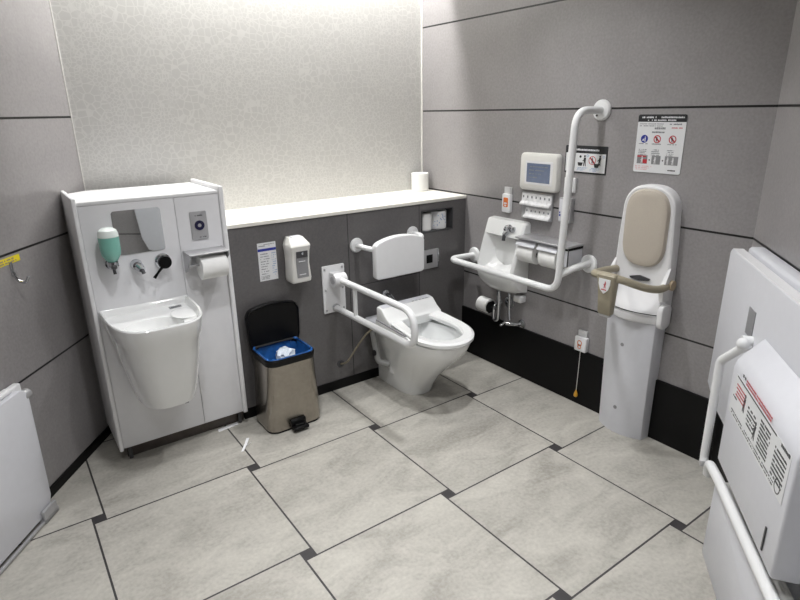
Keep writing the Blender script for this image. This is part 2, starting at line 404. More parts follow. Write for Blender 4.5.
# ------------------------------------------------------------------ hand wash unit
def paper_roll(F, name_label, cat, c, length, r, axis, group=None, core=.02, name='toilet_roll'):
    c = Vector(c); h = length/2
    b = B().lathe([(core, -h), (r-.002, -h), (r, -h+.002), (r, h-.002), (r-.002, h), (core, h), (core, -h)], c, axis, 36)
    return b
def wash_unit():
    x0, x1, yf, zt = .262, .842, 2.53, 1.18; YB = 2.93
    t = thing(FB, 'wash_cabinet', 'tall white laminate hand wash cabinet with small mirror, standing in the left corner', 'cabinet', (.55, 2.77, 0))
    b = B().prism([(x0, yf), (x1-.022, yf), (x1-.022, YB), (.345, YB), (x0, 2.862)], 'z', .075, zt-.014); part('body', b, 'unit', t)
    part('top_board', B().prism([(x0, yf-.006), (x1-.022, yf-.006), (x1-.022, YB), (.345, YB), (x0, 2.862)], 'z', zt-.014, zt, .003), 'white', t)
    # side panels; the left one is trimmed to meet the angled wall
    part('side_panel', B().prism([(x1-.022, YB), (x1-.022, yf-.014), (x1, yf-.014), (x1, YB)], 'z', .07, zt+.018, .006, 3), 'white', t)
    def lwx(x): return LC.y - (LC.x-x)*LD.y/LD.x
    part('side_panel', B().prism([(x0-.016, lwx(x0-.016)-.012), (x0-.016, yf-.014), (x0, yf-.014), (x0, lwx(x0)-.012)], 'z', .07, zt+.018, .004, 3), 'white', t)
    part('edge_strip', B().box(x0-.0175, x0-.016, lwx(x0)-.05, lwx(x0)-.028, .07, zt+.005), 'satin', t, 'metal edge strip')
    part('kick_plate', B().box(x0+.018, x1-.006, yf+.05, yf+.06, .0, .075), 'brown_base', t, 'brown metal kick plate')
    part('foot', cyl((x1-.03, yf+.035, 0), (x1-.03, yf+.035, .075), .009), 'dgrey', t)
    part('foot', cyl((x0+.03, yf+.035, 0), (x0+.03, yf+.035, .075), .009), 'dgrey', t)
    # front panels: left mirror panel, right service panel
    part('front_panel', B().box(x0+.002, .6255, yf-.006, yf, .08, zt-.016, .0015), 'unit', t)
    part('front_panel', B().box(.6285, x1-.026, yf-.006, yf, .08, zt-.016, .0015), 'unit', t)
    yv = yf-.0065
    part('mirror', B().prism(rrect(.377, .566, .953, 1.134, .012), 'y', yv-.003, yv), 'mirror', t)
    p = part('sensor_plate', B().prism(rrect(.683, .756, .974, 1.098, .006), 'y', yv-.004, yv, .001), 'satin', t, 'grey metal touch plate')
    b = B(); ring_y(b, .7205, 1.037, .008, .0215, yv-.004, th=.003); part('button_ring', b, 'navy', p)
    b = B().lathe([(.0, 0), (.0075, 0), (.0075, -.003), (.0, -.004)], (.7205, yv-.0045, 1.037), 'y'); part('button', b, 'satin', p)
    b = B(); textrow(b, .705, .738, 1.078, .005, yv-.004); part('print', b, 'ink', p); b = B(); textrow(b, .715, .745, .983, .004, yv-.004); part('print', b, 'ink', p)
    # paper roll holder
    px0, px1, zc = .634, .806, .920
    h = part('roll_holder', B().prism([(yv, .930), (yv, .835), (yv-.045, .850), (yv-.105, .912), (yv-.105, .924), (yv-.01, .936)], 'x', px0, px0+.005)
             .prism([(yv, .930), (yv, .855), (yv-.045, .87), (yv-.105, .912), (yv-.105, .924), (yv-.01, .936)], 'x', px1-.005, px1)
             .box(px0, px1, yv-.108, yv, .926, .932, .002), 'satin', t, 'satin metal roll holder with lid')
    part('spindle', cyl((px0, yv-.062, .876), (px1, yv-.062, .876), .006), 'satin', h)
    # automatic tap and mixing lever
    p = part('faucet', B().lathe([(.0, 0), (.024, 0), (.024, -.006), (.021, -.010), (.019, -.035), (.0, -.038)], (.440, yv, .905), 'y')
             .tube([(.440, yv-.012, .905), (.446, yv-.034, .899), (.452, yv-.052, .890)], [.021, .019, .014]), 'chrome', t, 'chrome automatic spout')
    part('aerator', cyl((.452, yv-.050, .888), (.455, yv-.058, .876), .008), 'dgrey', p)
    p = part('mixing_lever', B().lathe([(.0, 0), (.032, 0), (.032, -.006), (.025, -.012), (.022, -.03), (.0, -.032)], (.547, yv, .905), 'y'), 'chrome', t, 'chrome base with black lever')
    part('lever_handle', B().lathe([(.0, -.03), (.027, -.03), (.029, -.036), (.026, -.048), (.0, -.048)], (.547, yv, .905), 'y')
         .tube([(.547, yv-.040, .900), (.512, yv-.046, .866), (.494, yv-.048, .846)], [.007, .005, .007], 10), 'black', p)
    # basin with its apron
    def ring(z, hw, out, ccx=.455, k=1.0, e=2.6, back=yv):
        n = 40; pts = []
        for i in range(n+1):
            a = PI*i/n; ca, sa = math.cos(a), math.sin(a)
            px = hw*math.copysign(abs(ca)**(2/e), ca); py = out*abs(sa)**(2/e)
            pts.append((ccx-px*1.0, back-py, z))
        return pts
    R = [ring(.312, .05, .10, .468), ring(.308, .095, .180, .467), ring(.322, .118, .215, .467, e=2.8), ring(.40, .134, .250, .464, e=3), ring(.55, .155, .305, .457, e=3.2), ring(.64, .168, .335, .452, e=3.4), ring(.652, .173, .342, .451, e=3.5), ring(.705, .179, .362, .449, e=3.6), ring(.727, .181, .366, .449, e=3.6), ring(.732, .178, .363, .449, e=3.6)]
    def bowl_ring(z, cxx, cyy, rx, ry, n=40):
        d = .22; return [(cxx+rx*math.sin(d+(2*PI-2*d)*i/n), cyy+ry*math.cos(d+(2*PI-2*d)*i/n), z) for i in range(n+1)]
    inner = [ring(.731, .171, .354, .449, e=3.6, back=yv-.001), ring(.716, .167, .346, .449, e=3.6, back=yv-.006), ring(.704, .160, .338, .449, e=3.4, back=yv-.012)]
    inner += [bowl_ring(z, .432, yv-.225, rx, ry)[::-1] for z, rx, ry in ((.698, .112, .100), (.680, .105, .093), (.640, .090, .078), (.615, .055, .045), (.612, .015, .012))]
    s = part('basin', B().loft(R+inner), 'ceramic', t, 'white ceramic wall basin')
    part('soap_ledge', B().loft([bowl_ring(.7045, .566, yv-.155, .052, .075), bowl_ring(.7055, .566, yv-.155, .050, .073), bowl_ring(.7050, .566, yv-.155, .044, .066)]), 'ceramic', s)
    part('drain', B().lathe([(0, 0), (.016, 0), (.018, .003), (0, .004)], (.432, yv-.225, .613)), 'chrome', s)
    b = B()
    for i in range(2):
        x = .535
        while x < .585: b.box(x, x+.004, yv-.045-i*.014, yv-.036-i*.014, .7035, .7055), ; x += .0065
    part('basin_mark', b, 'grey_ink', s)
    b = B().box(.505, .522, yv-.208-.0, yv-.203, .318, .321); part('brand_mark', b, 'grey_ink', s)
    return t
wash_unit()
YV = 2.5235
b = paper_roll(FB, '', '', (.737, YV-.066, .862), .114, .052, 'x')
o = solo(FB, 'toilet_roll', b, 'paper', 'white toilet roll in the metal holder on the wash cabinet', 'toilet paper', (.737, YV-.066, .862))
# soap dispenser
t = thing(FB, 'soap_dispenser', 'bottle of pale green liquid soap in a chrome push dispenser left of the mirror', 'soap dispenser', (.355, YV, .93))
cx, cy = .346, YV-.058
part('bottle', B().lathe([(0, .945), (.016, .945), (.022, .950), (.0365, .975), (.0385, 1.0), (.0385, 1.046), (0, 1.046)], (cx, cy, 0)), 'soap', t)
part('bottle_dome', B().lathe([(0, 1.0462), (.0385, 1.0462), (.038, 1.058), (.033, 1.072), (.02, 1.081), (0, 1.084)], (cx, cy, 0)), 'soapcap', t, 'clear empty top of the bottle')
p = part('valve', B().lathe([(0, .945), (.021, .945), (.021, .925), (.014, .915), (0, .915)], (cx, cy, 0)).tube([(cx, YV, .925), (cx, cy, .925)], .014).lathe([(0, 0), (.022, 0), (.022, -.006), (0, -.006)], (cx, YV, .925), 'y'), 'chrome', t)
part('push_pin', B().tube([(cx, cy, .916), (cx+.001, cy-.004, .893)], .006).ball((cx, cy-.018, .925), .011), 'dgrey', p)

# ------------------------------------------------------------------ on the pipe housing
# notice with a blue band
t = thing(FB, 'notice_sticker', 'small white paper notice with a blue band on the grey panel beside the sanitizer dispenser', 'notice', (1.044, CY, .8))
yy = CY
part('sheet', B().box(.997, 1.092, yy-.0008, yy, .712, .903), 'label', t)
b = B(); ybox(b, .9975, 1.0915, .861, .874, yy-.0008); part('band', b, 'blue', t)
b = B(); textrow(b, 1.004, 1.06, .885, .005, yy-.0008); textrow(b, 1.03, 1.085, .892, .004, yy-.0008); part('heading_text', b, 'grey_ink', t); b = B()
for i in range(9): textrow(b, 1.008, 1.006+random.uniform(.035, .05), .845-i*.0125, .0045, yy-.0008)
for i in range(4): textrow(b, 1.004, 1.050, .728-i*.0+i*.005-.008, .003, yy-.0008)
part('text', b, 'grey_ink', t)
b = B()
for i in range(11): textrow(b, 1.066, 1.088, .845-i*.011, .005, yy-.0008, .7)
part('contact_text', b, 'lblue', t)
# sanitizer dispenser
t = thing(FB, 'sanitizer_dispenser', 'white wall dispenser with a grey front window above the pedal bin', 'dispenser', (1.19, CY, .69))
def rr(z, x0, x1, y0, y1, r=.012): return [(p[0], p[1], z) for p in rrect(x0, x1, y0, y1, r, 4)]
part('body', B().loft([rr(.690, 1.138, 1.222, CY-.07, CY, .01), rr(.698, 1.130, 1.231, CY-.090, CY), rr(.715, 1.127, 1.233, CY-.095, CY), rr(.79, 1.131, 1.229, CY-.088, CY), rr(.85, 1.129, 1.231, CY-.095, CY), rr(.880, 1.125, 1.235, CY-.102, CY), rr(.890, 1.128, 1.232, CY-.098, CY), rr(.918, 1.142, 1.218, CY-.055, CY, .01)]), 'offwhite', t)
part('push_cover', B().loft([rr(.884, 1.146, 1.218, CY-.094, CY-.02), rr(.899, 1.148, 1.216, CY-.086, CY-.02), rr(.922, 1.156, 1.208, CY-.058, CY-.02, .008)]), 'graywhite', t)
p = part('window', B().prism([(CY-.0895, .722), (CY-.0965, .722), (CY-.0925, .79), (CY-.0985, .856), (CY-.09, .856)], 'x', 1.153, 1.215), 'mgrey', t, 'grey window panel')
part('window_band', B().prism([(CY-.097, .824), (CY-.0985, .824), (CY-.1005, .856), (CY-.098, .856)], 'x', 1.154, 1.214), 'dgrey', p)
part('lock', B().lathe([(0, 0), (.006, 0), (.006, -.005), (0, -.006)], (1.184, CY-.1, .845), 'y'), 'chrome', p)
for z in (.802, .736): part('print', B().box(1.165, 1.20, CY-.0965, CY-.094, z, z+.004), 'label', p)
# fold-down rail
t = thing(FB, 'folding_grab_rail', 'white fold-down grab rail hinged to a wall plate left of the toilet', 'grab rail', (1.40, CY, .47))
part('wall_plate', B().prism(rrect(1.333, 1.468, .468, .731, .006), 'y', CY-.010, CY, .002), 'white', t)
for x in (1.348, 1.453):
    for z in (.485, .60, .715): part('bolt', B().lathe([(0, -.0005), (.006, 0), (.005, -.005), (0, -.006)], (x, CY-.010, z), 'y'), 'satin', t, 'metal fixing bolt')
part('hinge', B().box(1.372, 1.438, CY-.055, CY-.008, .615, .70, .01).lathe([(0, -.036), (.034, -.036), (.038, -.030), (.038, .030), (.034, .036), (0, .036)], (1.405, CY-.055, .662), 'x'), 'white', t)
part('pivot_cap', B().lathe([(0, -.004), (.02, -.004), (.02, .0), (0, 0)], (1.369, CY-.055, .662), 'x'), 'satin', t)
xr = 1.405
part('rail', B().tube(path([(xr, CY-.07, .662), (xr+.012, 1.885, .655), (xr+.012, 1.87, .485), (xr, CY-.012, .492)], [0, .11, .09, 0], 12), .0165, 16), 'paint', t)
part('strut', cyl((xr+.004, 2.37, .648), (xr+.004, 2.37, .500), .011), 'paint', t)
part('lower_socket', B().lathe([(0, 0), (.022, 0), (.022, -.01), (0, -.012)], (xr, CY-.010, .492), 'y'), 'satin', t)
# back rest pad
t = thing(FB, 'back_rest', 'white padded back rest on two curved tubes above the toilet', 'back rest', (1.745, CY, .75))
poly = rrect(1.580, 1.905, .640, .80, .022)
poly = [(x, z) if z < .79 else (x, z) for x, z in poly]
arch = []
for k in range(25):
    f = k/24; x = 1.905-f*.325; arch.append((x, .828+.040*math.sin(PI*min(1, max(0, f)))**.6))
poly = [(1.580, .66), (1.586, .648), (1.600, .643), (1.885, .643), (1.899, .648), (1.905, .66)]+arch
part('pad', B().prism(poly, 'y', 2.425, 2.468, .010, 4), 'white', t)
for x0, x1, z in ((1.555, 1.63, .815), (1.935, 1.86, .83)):
    a = part('bracket_tube', B().tube(path([(x0, CY, z), (x0, CY-.105, z), (x1, CY-.118, z-.022)], .05), .014), 'paint', t)
    part('flange', B().lathe([(0, 0), (.040, 0), (.040, -.004), (.036, -.010), (.02, -.012), (0, -.012)], (x0, CY, z), 'y'), 'paint', a)
# flush plate
t = thing(FB, 'flush_sensor', 'square chrome flush sensor plate with a dark window right of the back rest', 'flush plate', (2.065, CY, .65))
part('plate', B().prism(rrect(2.005, 2.125, .600, .715, .005), 'y', CY-.012, CY, .003), 'satin', t)
part('side_frame', B().box(2.112, 2.125, CY-.016, CY-.010, .602, .713, .002), 'chrome', t)
part('sensor_window', B().box(2.030, 2.075, CY-.0145, CY-.011, .635, .685, .001), 'black', t, 'dark sensor window')
# stop valve on the wall
t = thing(FB, 'stop_valve', 'small chrome stop valve on the grey panel just behind the toilet seat', 'valve', (1.735, CY, .5))
part('flange', B().lathe([(0, 0), (.024, 0), (.022, -.008), (.012, -.012), (0, -.012)], (1.735, CY, .505), 'y'), 'chrome', t)
part('valve_body', B().tube([(1.735, CY-.01, .505), (1.738, CY-.05, .50), (1.748, CY-.068, .478)], [.010, .012, .010]), 'chrome', t)
# niche with spare rolls
niche_mat = 'dgrey'
b = B()
nx0, nx1, nz0, nz1 = 2.005, 2.235, .822, .945
b.prism([(nx0-.012, nz0-.012), (nx1+.012, nz0-.012), (nx1+.012, nz1+.008), (nx0-.012, nz1+.008)], 'y', CY-.0035, CY)
NICHE_TH = True
for ob in list(bpy.data.objects):
    if ob.name == 'wall_back_lower':
        # cut the recess by rebuilding the front of the housing around it
        me = ob.data; bm = bmesh.new()
        bb = B(); z0, z1 = 0, .992; X0, X1 = .842, 2.343
        bb.box(X0, X1, CY+.15, 3.008, z0, z1)
        bb.box(X0, nx0, CY, CY+.15, z0, z1); bb.box(nx1, X1, CY, CY+.15, z0, z1)
        bb.box(nx0, nx1, CY, CY+.15, z0, nz0); bb.box(nx0, nx1, CY, CY+.15, nz1, z1)
        bb.bm.to_mesh(me); bb.bm.free(); me.update()
b = B()
for (a0, a1, c0, c1) in ((nx0-.006, nx0+.001, nz0-.006, nz1+.006), (nx1-.001, nx1+.006, nz0-.006, nz1+.006), (nx0, nx1, nz0-.006, nz0+.001), (nx0, nx1, nz1-.001, nz1+.006)):
    b.box(a0, a1, CY-.004, CY+.14, c0, c1)
b.box(nx0, nx1, CY+.135, CY+.14, nz0, nz1)
solo(FB, 'niche_box', b, 'dgrey', 'dark metal recess lining in the grey panel under the right end of the ledge', 'niche', (2.12, CY, .82))
def lroll(x, y, z, h, r, seg=36): return B().lathe([(.02, 0), (r-.003, 0), (r, .003), (r, h-.003), (r-.003, h), (.02, h), (.018, h-.01), (.018, .002), (.02, 0)], (x, y, z), 'z', seg)
solo(FB, 'toilet_roll', lroll(2.058, CY+.058, .8235, .104, .050), 'paper', 'plain spare toilet roll standing at the left in the wall recess', 'toilet paper', (2.058, CY+.058, .8235), 'spare toilet rolls in the recess')
t = thing(FB, 'wrapped_toilet_roll', 'spare toilet roll in printed paper wrapping at the right in the wall recess', 'toilet paper', (2.168, CY+.058, .8235), 'spare toilet rolls in the recess')
part('roll', lroll(2.168, CY+.058, .8235, .108, .054), 'label', t)
b = B()
for k in range(16):
    a = -PI/2+random.uniform(-1.1, 1.1); z = .835+random.uniform(0, .08); r = .0545
    b.ball((2.168+r*math.cos(a), CY+.058+r*math.sin(a), z), .004, (1, .3, 1))
part('wrapper_print', b, 'lblue', t, 'pale blue printed marks')
# roll on the ledge
solo(FB, 'toilet_roll', lroll(2.262, 2.93, 1.0105, .112, .055), 'paper', 'white toilet roll standing on the ledge in the back corner', 'toilet paper', (2.262, 2.93, 1.0105))
# socket with hose stub
t = thing(FB, 'water_hose', 'thin braided water hose curving from a small round outlet up towards the toilet', 'hose', (1.52, CY, .14))
part('outlet', B().lathe([(0, 0), (.022, 0), (.022, -.005), (.010, -.006), (.010, -.001), (0, -.001)], (1.42, CY, .150), 'y'), 'dgrey', t)
part('hose', B().tube(path([(1.42, CY-.004, .150), (1.435, CY-.05, .17), (1.50, CY-.08, .28), (1.545, CY-.09, .33), (1.572, CY-.10, .352)], .08), .0055, 8), 'hose', t)

# ------------------------------------------------------------------ toilet
def toilet():
    cx = 1.755
    t = thing(FB, 'toilet', 'white ceramic toilet with an open lidless washlet seat in front of the grey panel', 'toilet', (cx, 2.3, 0))
    def dring(z, yfr, ybk, hw, hwb=None, e=2.2, n=44, tilt=0):
        """front half superellipse, straight sides to the back"""
        hwb = hwb or hw; pts = []; ym = yfr+ (ybk-yfr)*.45
        for i in range(n+1):
            a = PI*i/n; ca, sa = math.cos(a), math.sin(a)
            pts.append((cx+hw*math.copysign(abs(ca)**(2/e), ca), ym-(ym-yfr)*abs(sa)**(2/e), 0))
        pts.append((cx-(hw+hwb)/2, (ym+ybk)/2, 0)); pts += [(cx-hwb, ybk-.02, 0), (cx-hwb+.02, ybk, 0), (cx+hwb-.02, ybk, 0), (cx+hwb, ybk-.02, 0)]
        pts.append((cx+(hw+hwb)/2, (ym+ybk)/2, 0))
        return [(x, y, z+(y-yfr)*tilt) for x, y, _ in pts]
    R = [dring(0, 2.235, 2.57, .098, .095, 2.6), dring(.012, 2.23, 2.57, .102, .097, 2.6), dring(.06, 2.205, 2.57, .106, .098, 2.4), dring(.13, 2.155, 2.57, .122, .10, 2.3), dring(.20, 2.085, 2.57, .142, .105, 2.2),
         dring(.27, 2.01, 2.57, .163, .115, 2.15), dring(.32, 1.965, 2.56, .175, .13, 2.15), dring(.355, 1.947, 2.50, .176, .15, 2.15), dring(.376, 1.940, 2.46, .178, .162, 2.15), dring(.382, 1.944, 2.46, .175, .160, 2.15)]
    inner = [dring(.381, 1.978, 2.36, .135, .09, 2.1), dring(.34, 1.985, 2.34, .13, .08, 2.1), dring(.26, 2.03, 2.31, .10, .06, 2.1), dring(.20, 2.10, 2.28, .06, .04, 2.1)]
    bowl = part('bowl', B().loft(R+inner), 'ceramic', t)
    part('bowl_water', B().loft([dring(.255, 2.035, 2.305, .096, .056, 2.1), dring(.256, 2.035, 2.305, .096, .056, 2.1)]), 'water', bowl)
    part('side_recess', B().loft([dring(.10, 2.33, 2.50, .118, .11, 3), dring(.24, 2.33, 2.48, .124, .118, 3)]), 'ceramic', bowl)
    # seat: a ring that rises slightly to the back
    T_ = .075
    def seat(z0, z1, grow=0):
        o0 = dring(z0, 1.934, 2.36, .172, .164, 2.05, tilt=T_); o1 = dring(z0+.006, 1.928, 2.36, .177, .166, 2.05, tilt=T_)
        o2 = dring(z1-.009, 1.928, 2.36, .177, .166, 2.05, tilt=T_); o3 = dring(z1, 1.942, 2.36, .165, .156, 2.05, tilt=T_)
        i0 = dring(z1-.002, 1.988, 2.325, .130, .100, 2.1, tilt=T_); i1 = dring(z1-.012, 1.996, 2.320, .122, .092, 2.1, tilt=T_); i2 = dring(z0, 1.996, 2.320, .122, .092, 2.1, tilt=T_)
        b = B().loft([o0, o1, o2, o3, i0, i1, i2, o0], False, False); bmesh.ops.remove_doubles(b.bm, verts=b.bm.verts[:], dist=1e-5); return b
    part('seat', seat(.381, .410), 'ceramic', t, 'glossy white heated seat')
    # washlet body behind the seat, with the sloping control deck
    wb = part('washlet_body', B().prism([(2.435, .385), (2.435, .492), (2.425, .500), (2.385, .493), (2.345, .456), (2.310, .436), (2.310, .385)], 'x', cx-.178, cx+.178, .006, 3), 'ceramic', t)
    part('seat_flank', B().prism([(2.435, .385), (2.435, .420), (2.15, .408), (2.10, .396), (2.10, .385)], 'x', cx-.186, cx-.176, .004, 3), 'ceramic', wb)
    part('deck_panel', B().prism([(2.428, .4995), (2.428, .5012), (2.388, .4952), (2.388, .4935)], 'x', cx-.165, cx+.168, .0008), 'graywhite', wb, 'light grey deck strip')
    b = B()
    for i in range(5): b.box(cx+.03+i*.024, cx+.046+i*.024, 2.388, 2.393, .4955, .4968)
    part('deck_marks', b, 'mgrey', wb)
    part('side_groove', B().prism([(2.43, .421), (2.43, .426), (2.16, .414), (2.16, .409)], 'x', cx-.1865, cx-.176), 'mgrey', wb, 'grey gap line under the seat')
    part('rear_shelf', B().box(cx-.17, cx+.16, 2.43, 2.574, .345, .395, .012), 'graywhite', t)
    # hose and side fittings at the left
    p = part('side_pipe', B().tube(path([(cx-.13, 2.545, .33), (cx-.165, 2.50, .33), (cx-.165, 2.45, .16), (cx-.12, 2.40, .15)], .04), .017), 'pipegrey', t, 'grey waste pipe')
    part('pipe_plug', B().lathe([(0, 0), (.016, 0), (.016, -.01), (0, -.012)], (cx-.182, 2.455, .22), 'x'), 'rubber', p)
    part('side_shroud', B().loft([rr(.335, cx-.170, cx-.12, 2.38, 2.50, .02), rr(.384, cx-.178, cx-.12, 2.32, 2.50, .02)]), 'graywhite', t)
toilet()

# ------------------------------------------------------------------ pedal bin
def pedal_bin():
    t = thing(FB, 'pedal_bin', 'brushed steel pedal bin with its black lid open and a blue bag inside', 'bin', (1.02, 2.45, 0))
    def rg(z, x0, x1, y0, y1, r): return [(p[0], p[1], z) for p in rrect(x0, x1, y0, y1, r, 8)]
    zt = .375
    part('body', B().loft([rg(.012, .882, 1.168, 2.335, 2.555, .05), rg(.02, .880, 1.170, 2.333, 2.556, .05), rg(zt, .896, 1.146, 2.318, 2.545, .05), rg(zt, .900, 1.142, 2.322, 2.541, .047), rg(.30, .900, 1.142, 2.322, 2.541, .047)], True, True), 'steel', t)
    part('base_ring', B().loft([rg(0, .886, 1.164, 2.339, 2.553, .05), rg(.014, .884, 1.166, 2.337, 2.554, .05)]), 'black', t)
    rim = part('rim', B().loft([rg(zt-.012, .8945, 1.1475, 2.3165, 2.5475, .05), rg(zt+.016, .892, 1.150, 2.313, 2.551, .05), rg(zt+.022, .896, 1.146, 2.317, 2.547, .046), rg(zt+.020, .908, 1.134, 2.330, 2.536, .04), rg(zt-.002, .908, 1.134, 2.330, 2.536, .04)], False, False), 'black', t)
    # bag: folded over the rim with an irregular edge, sagging inside
    rnd = random.Random(3); rings = []
    for z, g, wob in ((zt+.0235, .004, .001), (zt+.027, .006, .003), (zt+.026, .014, .003), (zt-.01, .018, .004), (zt-.05, .022, .006), (zt-.09, .034, .012), (zt-.11, .07, .01)):
        r = rg(z, .893+g, 1.149-g, 2.314+g, 2.550-g, max(.01, .05-g)); ph = rnd.uniform(0, 6)
        rings.append([(x+wob*.5*math.sin(i*1.9+ph), y+wob*.5*math.cos(i*2.3+ph), zz+wob*math.sin(i*1.3+ph)) for i, (x, y, zz) in enumerate(r)])
    part('bin_bag', B().loft(rings, False, True), 'bag', t, 'blue plastic bin bag')
    # lid standing open against the wall, seen from inside
    def lr(y, z0, z1, g, r=.03):
        x0, x1 = .887+g, 1.166-g; pts = []
        base = [(x0+.010, z0+g), (x1-.010, z0+g)]
        n = 14
        top = [(x1-.002, z0+.03), (x1+.003, z1-.045), (x1-.012, z1-.018)]+[(x1-.03-(x1-x0-.06)*k/n, z1-.004-g+.016*math.sin(PI*k/n)) for k in range(n+1)]+[(x0+.012, z1-.018), (x0-.003, z1-.045), (x0+.002, z0+.03)]
        return [(x, y+(z-z0)*.02, z) for x, z in base+top]
    z0, z1 = .392, .602
    part('lid', B().loft([lr(2.530, z0, z1, .012), lr(2.522, z0, z1, .006), lr(2.530, z0, z1, 0), lr(2.552, z0, z1, .004), lr(2.566, z0, z1, .03)]), 'black', t, 'black open lid')
    part('hinge', B().box(.925, 1.118, 2.535, 2.562, zt-.02, .405, .004), 'black', t)
    p = part('pedal', B().box(.985, 1.065, 2.285, 2.34, .012, .030, .005).box(.985, 1.065, 2.318, 2.336, .02, .058, .006).box(1.0, 1.05, 2.30, 2.36, .02, .04, .004), 'black', t, 'black foot pedal')
    b = B()
    for k in range(3): b.box(1.0, 1.05, 2.290+k*.010, 2.294+k*.010, .030, .032)
    part('grip_ribs', b, 'rubber', p)
pedal_bin()
# crumpled tissue lying in the bag
def crumple(c, r, seed, sc=(1, 1, 1)):
    rnd = random.Random(seed); t = bmesh.new(); bmesh.ops.create_icosphere(t, subdivisions=3, radius=r)
    for v in t.verts:
        f = .72+.34*rnd.random(); v.co = Vector((v.co.x*sc[0]*f+c[0], v.co.y*sc[1]*f+c[1], v.co.z*sc[2]*f+c[2]))
    b = B(); b._merge(t); return b
solo(FB, 'crumpled_tissue', crumple((1.045, 2.455, .350), .048, 5, (1.1, 1, .9)), 'tissue', 'crumpled pale tissue on top in the blue bin bag', 'tissue', (1.045, 2.455, .31))
# bits of tape on the floor
b = B().prism([(.690, 2.535), (.795, 2.548), (.797, 2.574), (.694, 2.562)], 'z', .0003, .002)
solo(FB, 'tape_strip', b, 'tape', 'flat strip of white tape on the floor at the foot of the wash cabinet', 'tape', (.75, 2.57, 0))
b = B().loft([[(.715, 2.30, .0005), (.727, 2.298, .0005), (.727, 2.298, .003), (.715, 2.30, .003)], [(.748, 2.34, .008), (.76, 2.335, .010), (.76, 2.335, .012), (.748, 2.34, .011)], [(.778, 2.395, .001), (.790, 2.388, .002), (.79, 2.388, .005), (.778, 2.395, .004)]])
b.loft([[(.742, 2.33, .0005), (.752, 2.33, .001), (.752, 2.33, .004), (.742, 2.33, .004)], [(.768, 2.325, .012), (.778, 2.33, .014), (.778, 2.33, .017), (.768, 2.325, .015)]])
solo(FB, 'crumpled_tape', b, 'tape', 'small crumpled piece of white tape on the floor left of the bin', 'tape', (.75, 2.34, 0))

# ------------------------------------------------------------------ right wall (frame x = 3.008 - world y)
# emergency call button
t = thing(FR, 'call_button', 'narrow white call button plate with an orange mark above the small basin', 'call button', (.775, 0, .95))
part('plate', B().prism(rrect(.752, .813, .952, 1.055, .008), 'y', -.022, 0, .004), 'white', t)
part('clear_tab', B().box(.758, .808, -.012, 0, 1.052, 1.092, .002), 'clear', t)
p = part('button', B().prism(rrect(.766, .799, .983, 1.035, .006), 'y', -.025, -.021, .001), 'orange', t, 'orange button mark')
b = B().box(.772, .793, -.026, -.0245, 1.000, 1.008).box(.776, .789, -.026, -.0245, .988, .996); part('button_print', b, 'label', p)
# control panel with screen
t = thing(FR, 'wall_tablet', 'square white wall panel with a blue-grey screen above the two rows of keys', 'control panel', (1.0, 0, 1.09))
part('housing', B().loft([[(p[0], y, p[1]) for p in rrect(.885+g, 1.131-g, 1.094+g, 1.284-g, .018)] for y, g in ((0, 0), (-.024, 0), (-.032, .004), (-.036, .012))]), 'offwhite', t)
part('bezel', B().prism(rrect(.926, 1.106, 1.126, 1.245, .004), 'y', -.0375, -.035), 'white', t)
part('screen', B().box(.938, 1.092, -.0385, -.037, 1.137, 1.234), 'screen', t, 'blue-grey screen')
b = B()
for i in range(4): textrow(b, .955, 1.075-.02*i, 1.215-i*.018, .005, -.0385)
part('screen_text', b, 'grey_ink', t)
# washlet keys
t = thing(FR, 'key_panel', 'metal remote control plate with two rows of tilted white keys below the wall screen', 'control panel', (.98, 0, .94))
part('back_plate', B().box(.892, 1.098, -.012, 0, .940, 1.080, .002), 'satin', t)
keys = []
def key(x, z0, z1, wd):
    return B().prism([(-.011, z1), (-.015, z1), (-.017, z0+.022), (-.034, z0+.010), (-.034, z0), (-.011, z0)], 'x', x, x+wd, .002)
for k in range(7): part('key', key(.893+k*.029, 1.012, 1.074, .0275), 'white', t)
for k in range(6): part('key', key(.922+k*.029, .945, .999, .0275), 'white', t)
ks = [o for o in t.children if o.name.startswith('key')]
for k in range(7): part('key_mark', ybox(B(), .903+k*.029, .911+k*.029, 1.050, 1.062, -.0165, .001), 'grey_ink', ks[k])
for k in range(6): part('key_mark', ybox(B(), .932+k*.029, .939+k*.029, .978, .988, -.0165, .001), 'grey_ink', ks[7+k])
# usage sign behind the vertical bar
t = thing(FR, 'usage_sign', 'landscape toilet usage sign with a black header, partly behind the vertical grab bar', 'sign', (1.27, 0, 1.2))
part('board', B().prism(rrect(1.152, 1.388, 1.200, 1.330, .004), 'y', -.003, 0), 'ink', t, 'black backing')
part('picture_field', B().box(1.157, 1.382, -.0036, -.003, 1.208, 1.295), 'label', t)
b = B(); ring_y(b, 1.182, 1.262, .014, .016, -.0036); ring_y(b, 1.182, 1.238, .010, .012, -.0036)
part('pictogram', b, 'ink', t); b = B()
person(b, 1.268, 1.235, .052, -.0036, -.2); disc_y(b, 1.242, 1.279, .006, -.0036)
b.prism([(1.232, 1.236), (1.252, 1.236), (1.258, 1.252), (1.228, 1.252)], 'y', -.0042, -.0036)
part('pictogram', b, 'ink', t); b = B()
person(b, 1.350, 1.240, .048, -.0036, .3); b.prism([(1.325, 1.232), (1.345, 1.232), (1.352, 1.250), (1.320, 1.250)], 'y', -.0042, -.0036); person(b, 1.310, 1.250, .028, -.0036)
part('pictogram', b, 'ink', t)
b = B(); ring_y(b, 1.310, 1.264, .017, .020, -.0036); slash(b, 1.310, 1.264, .020, -.0036); part('prohibition_ring', b, 'red', t)
b = B()
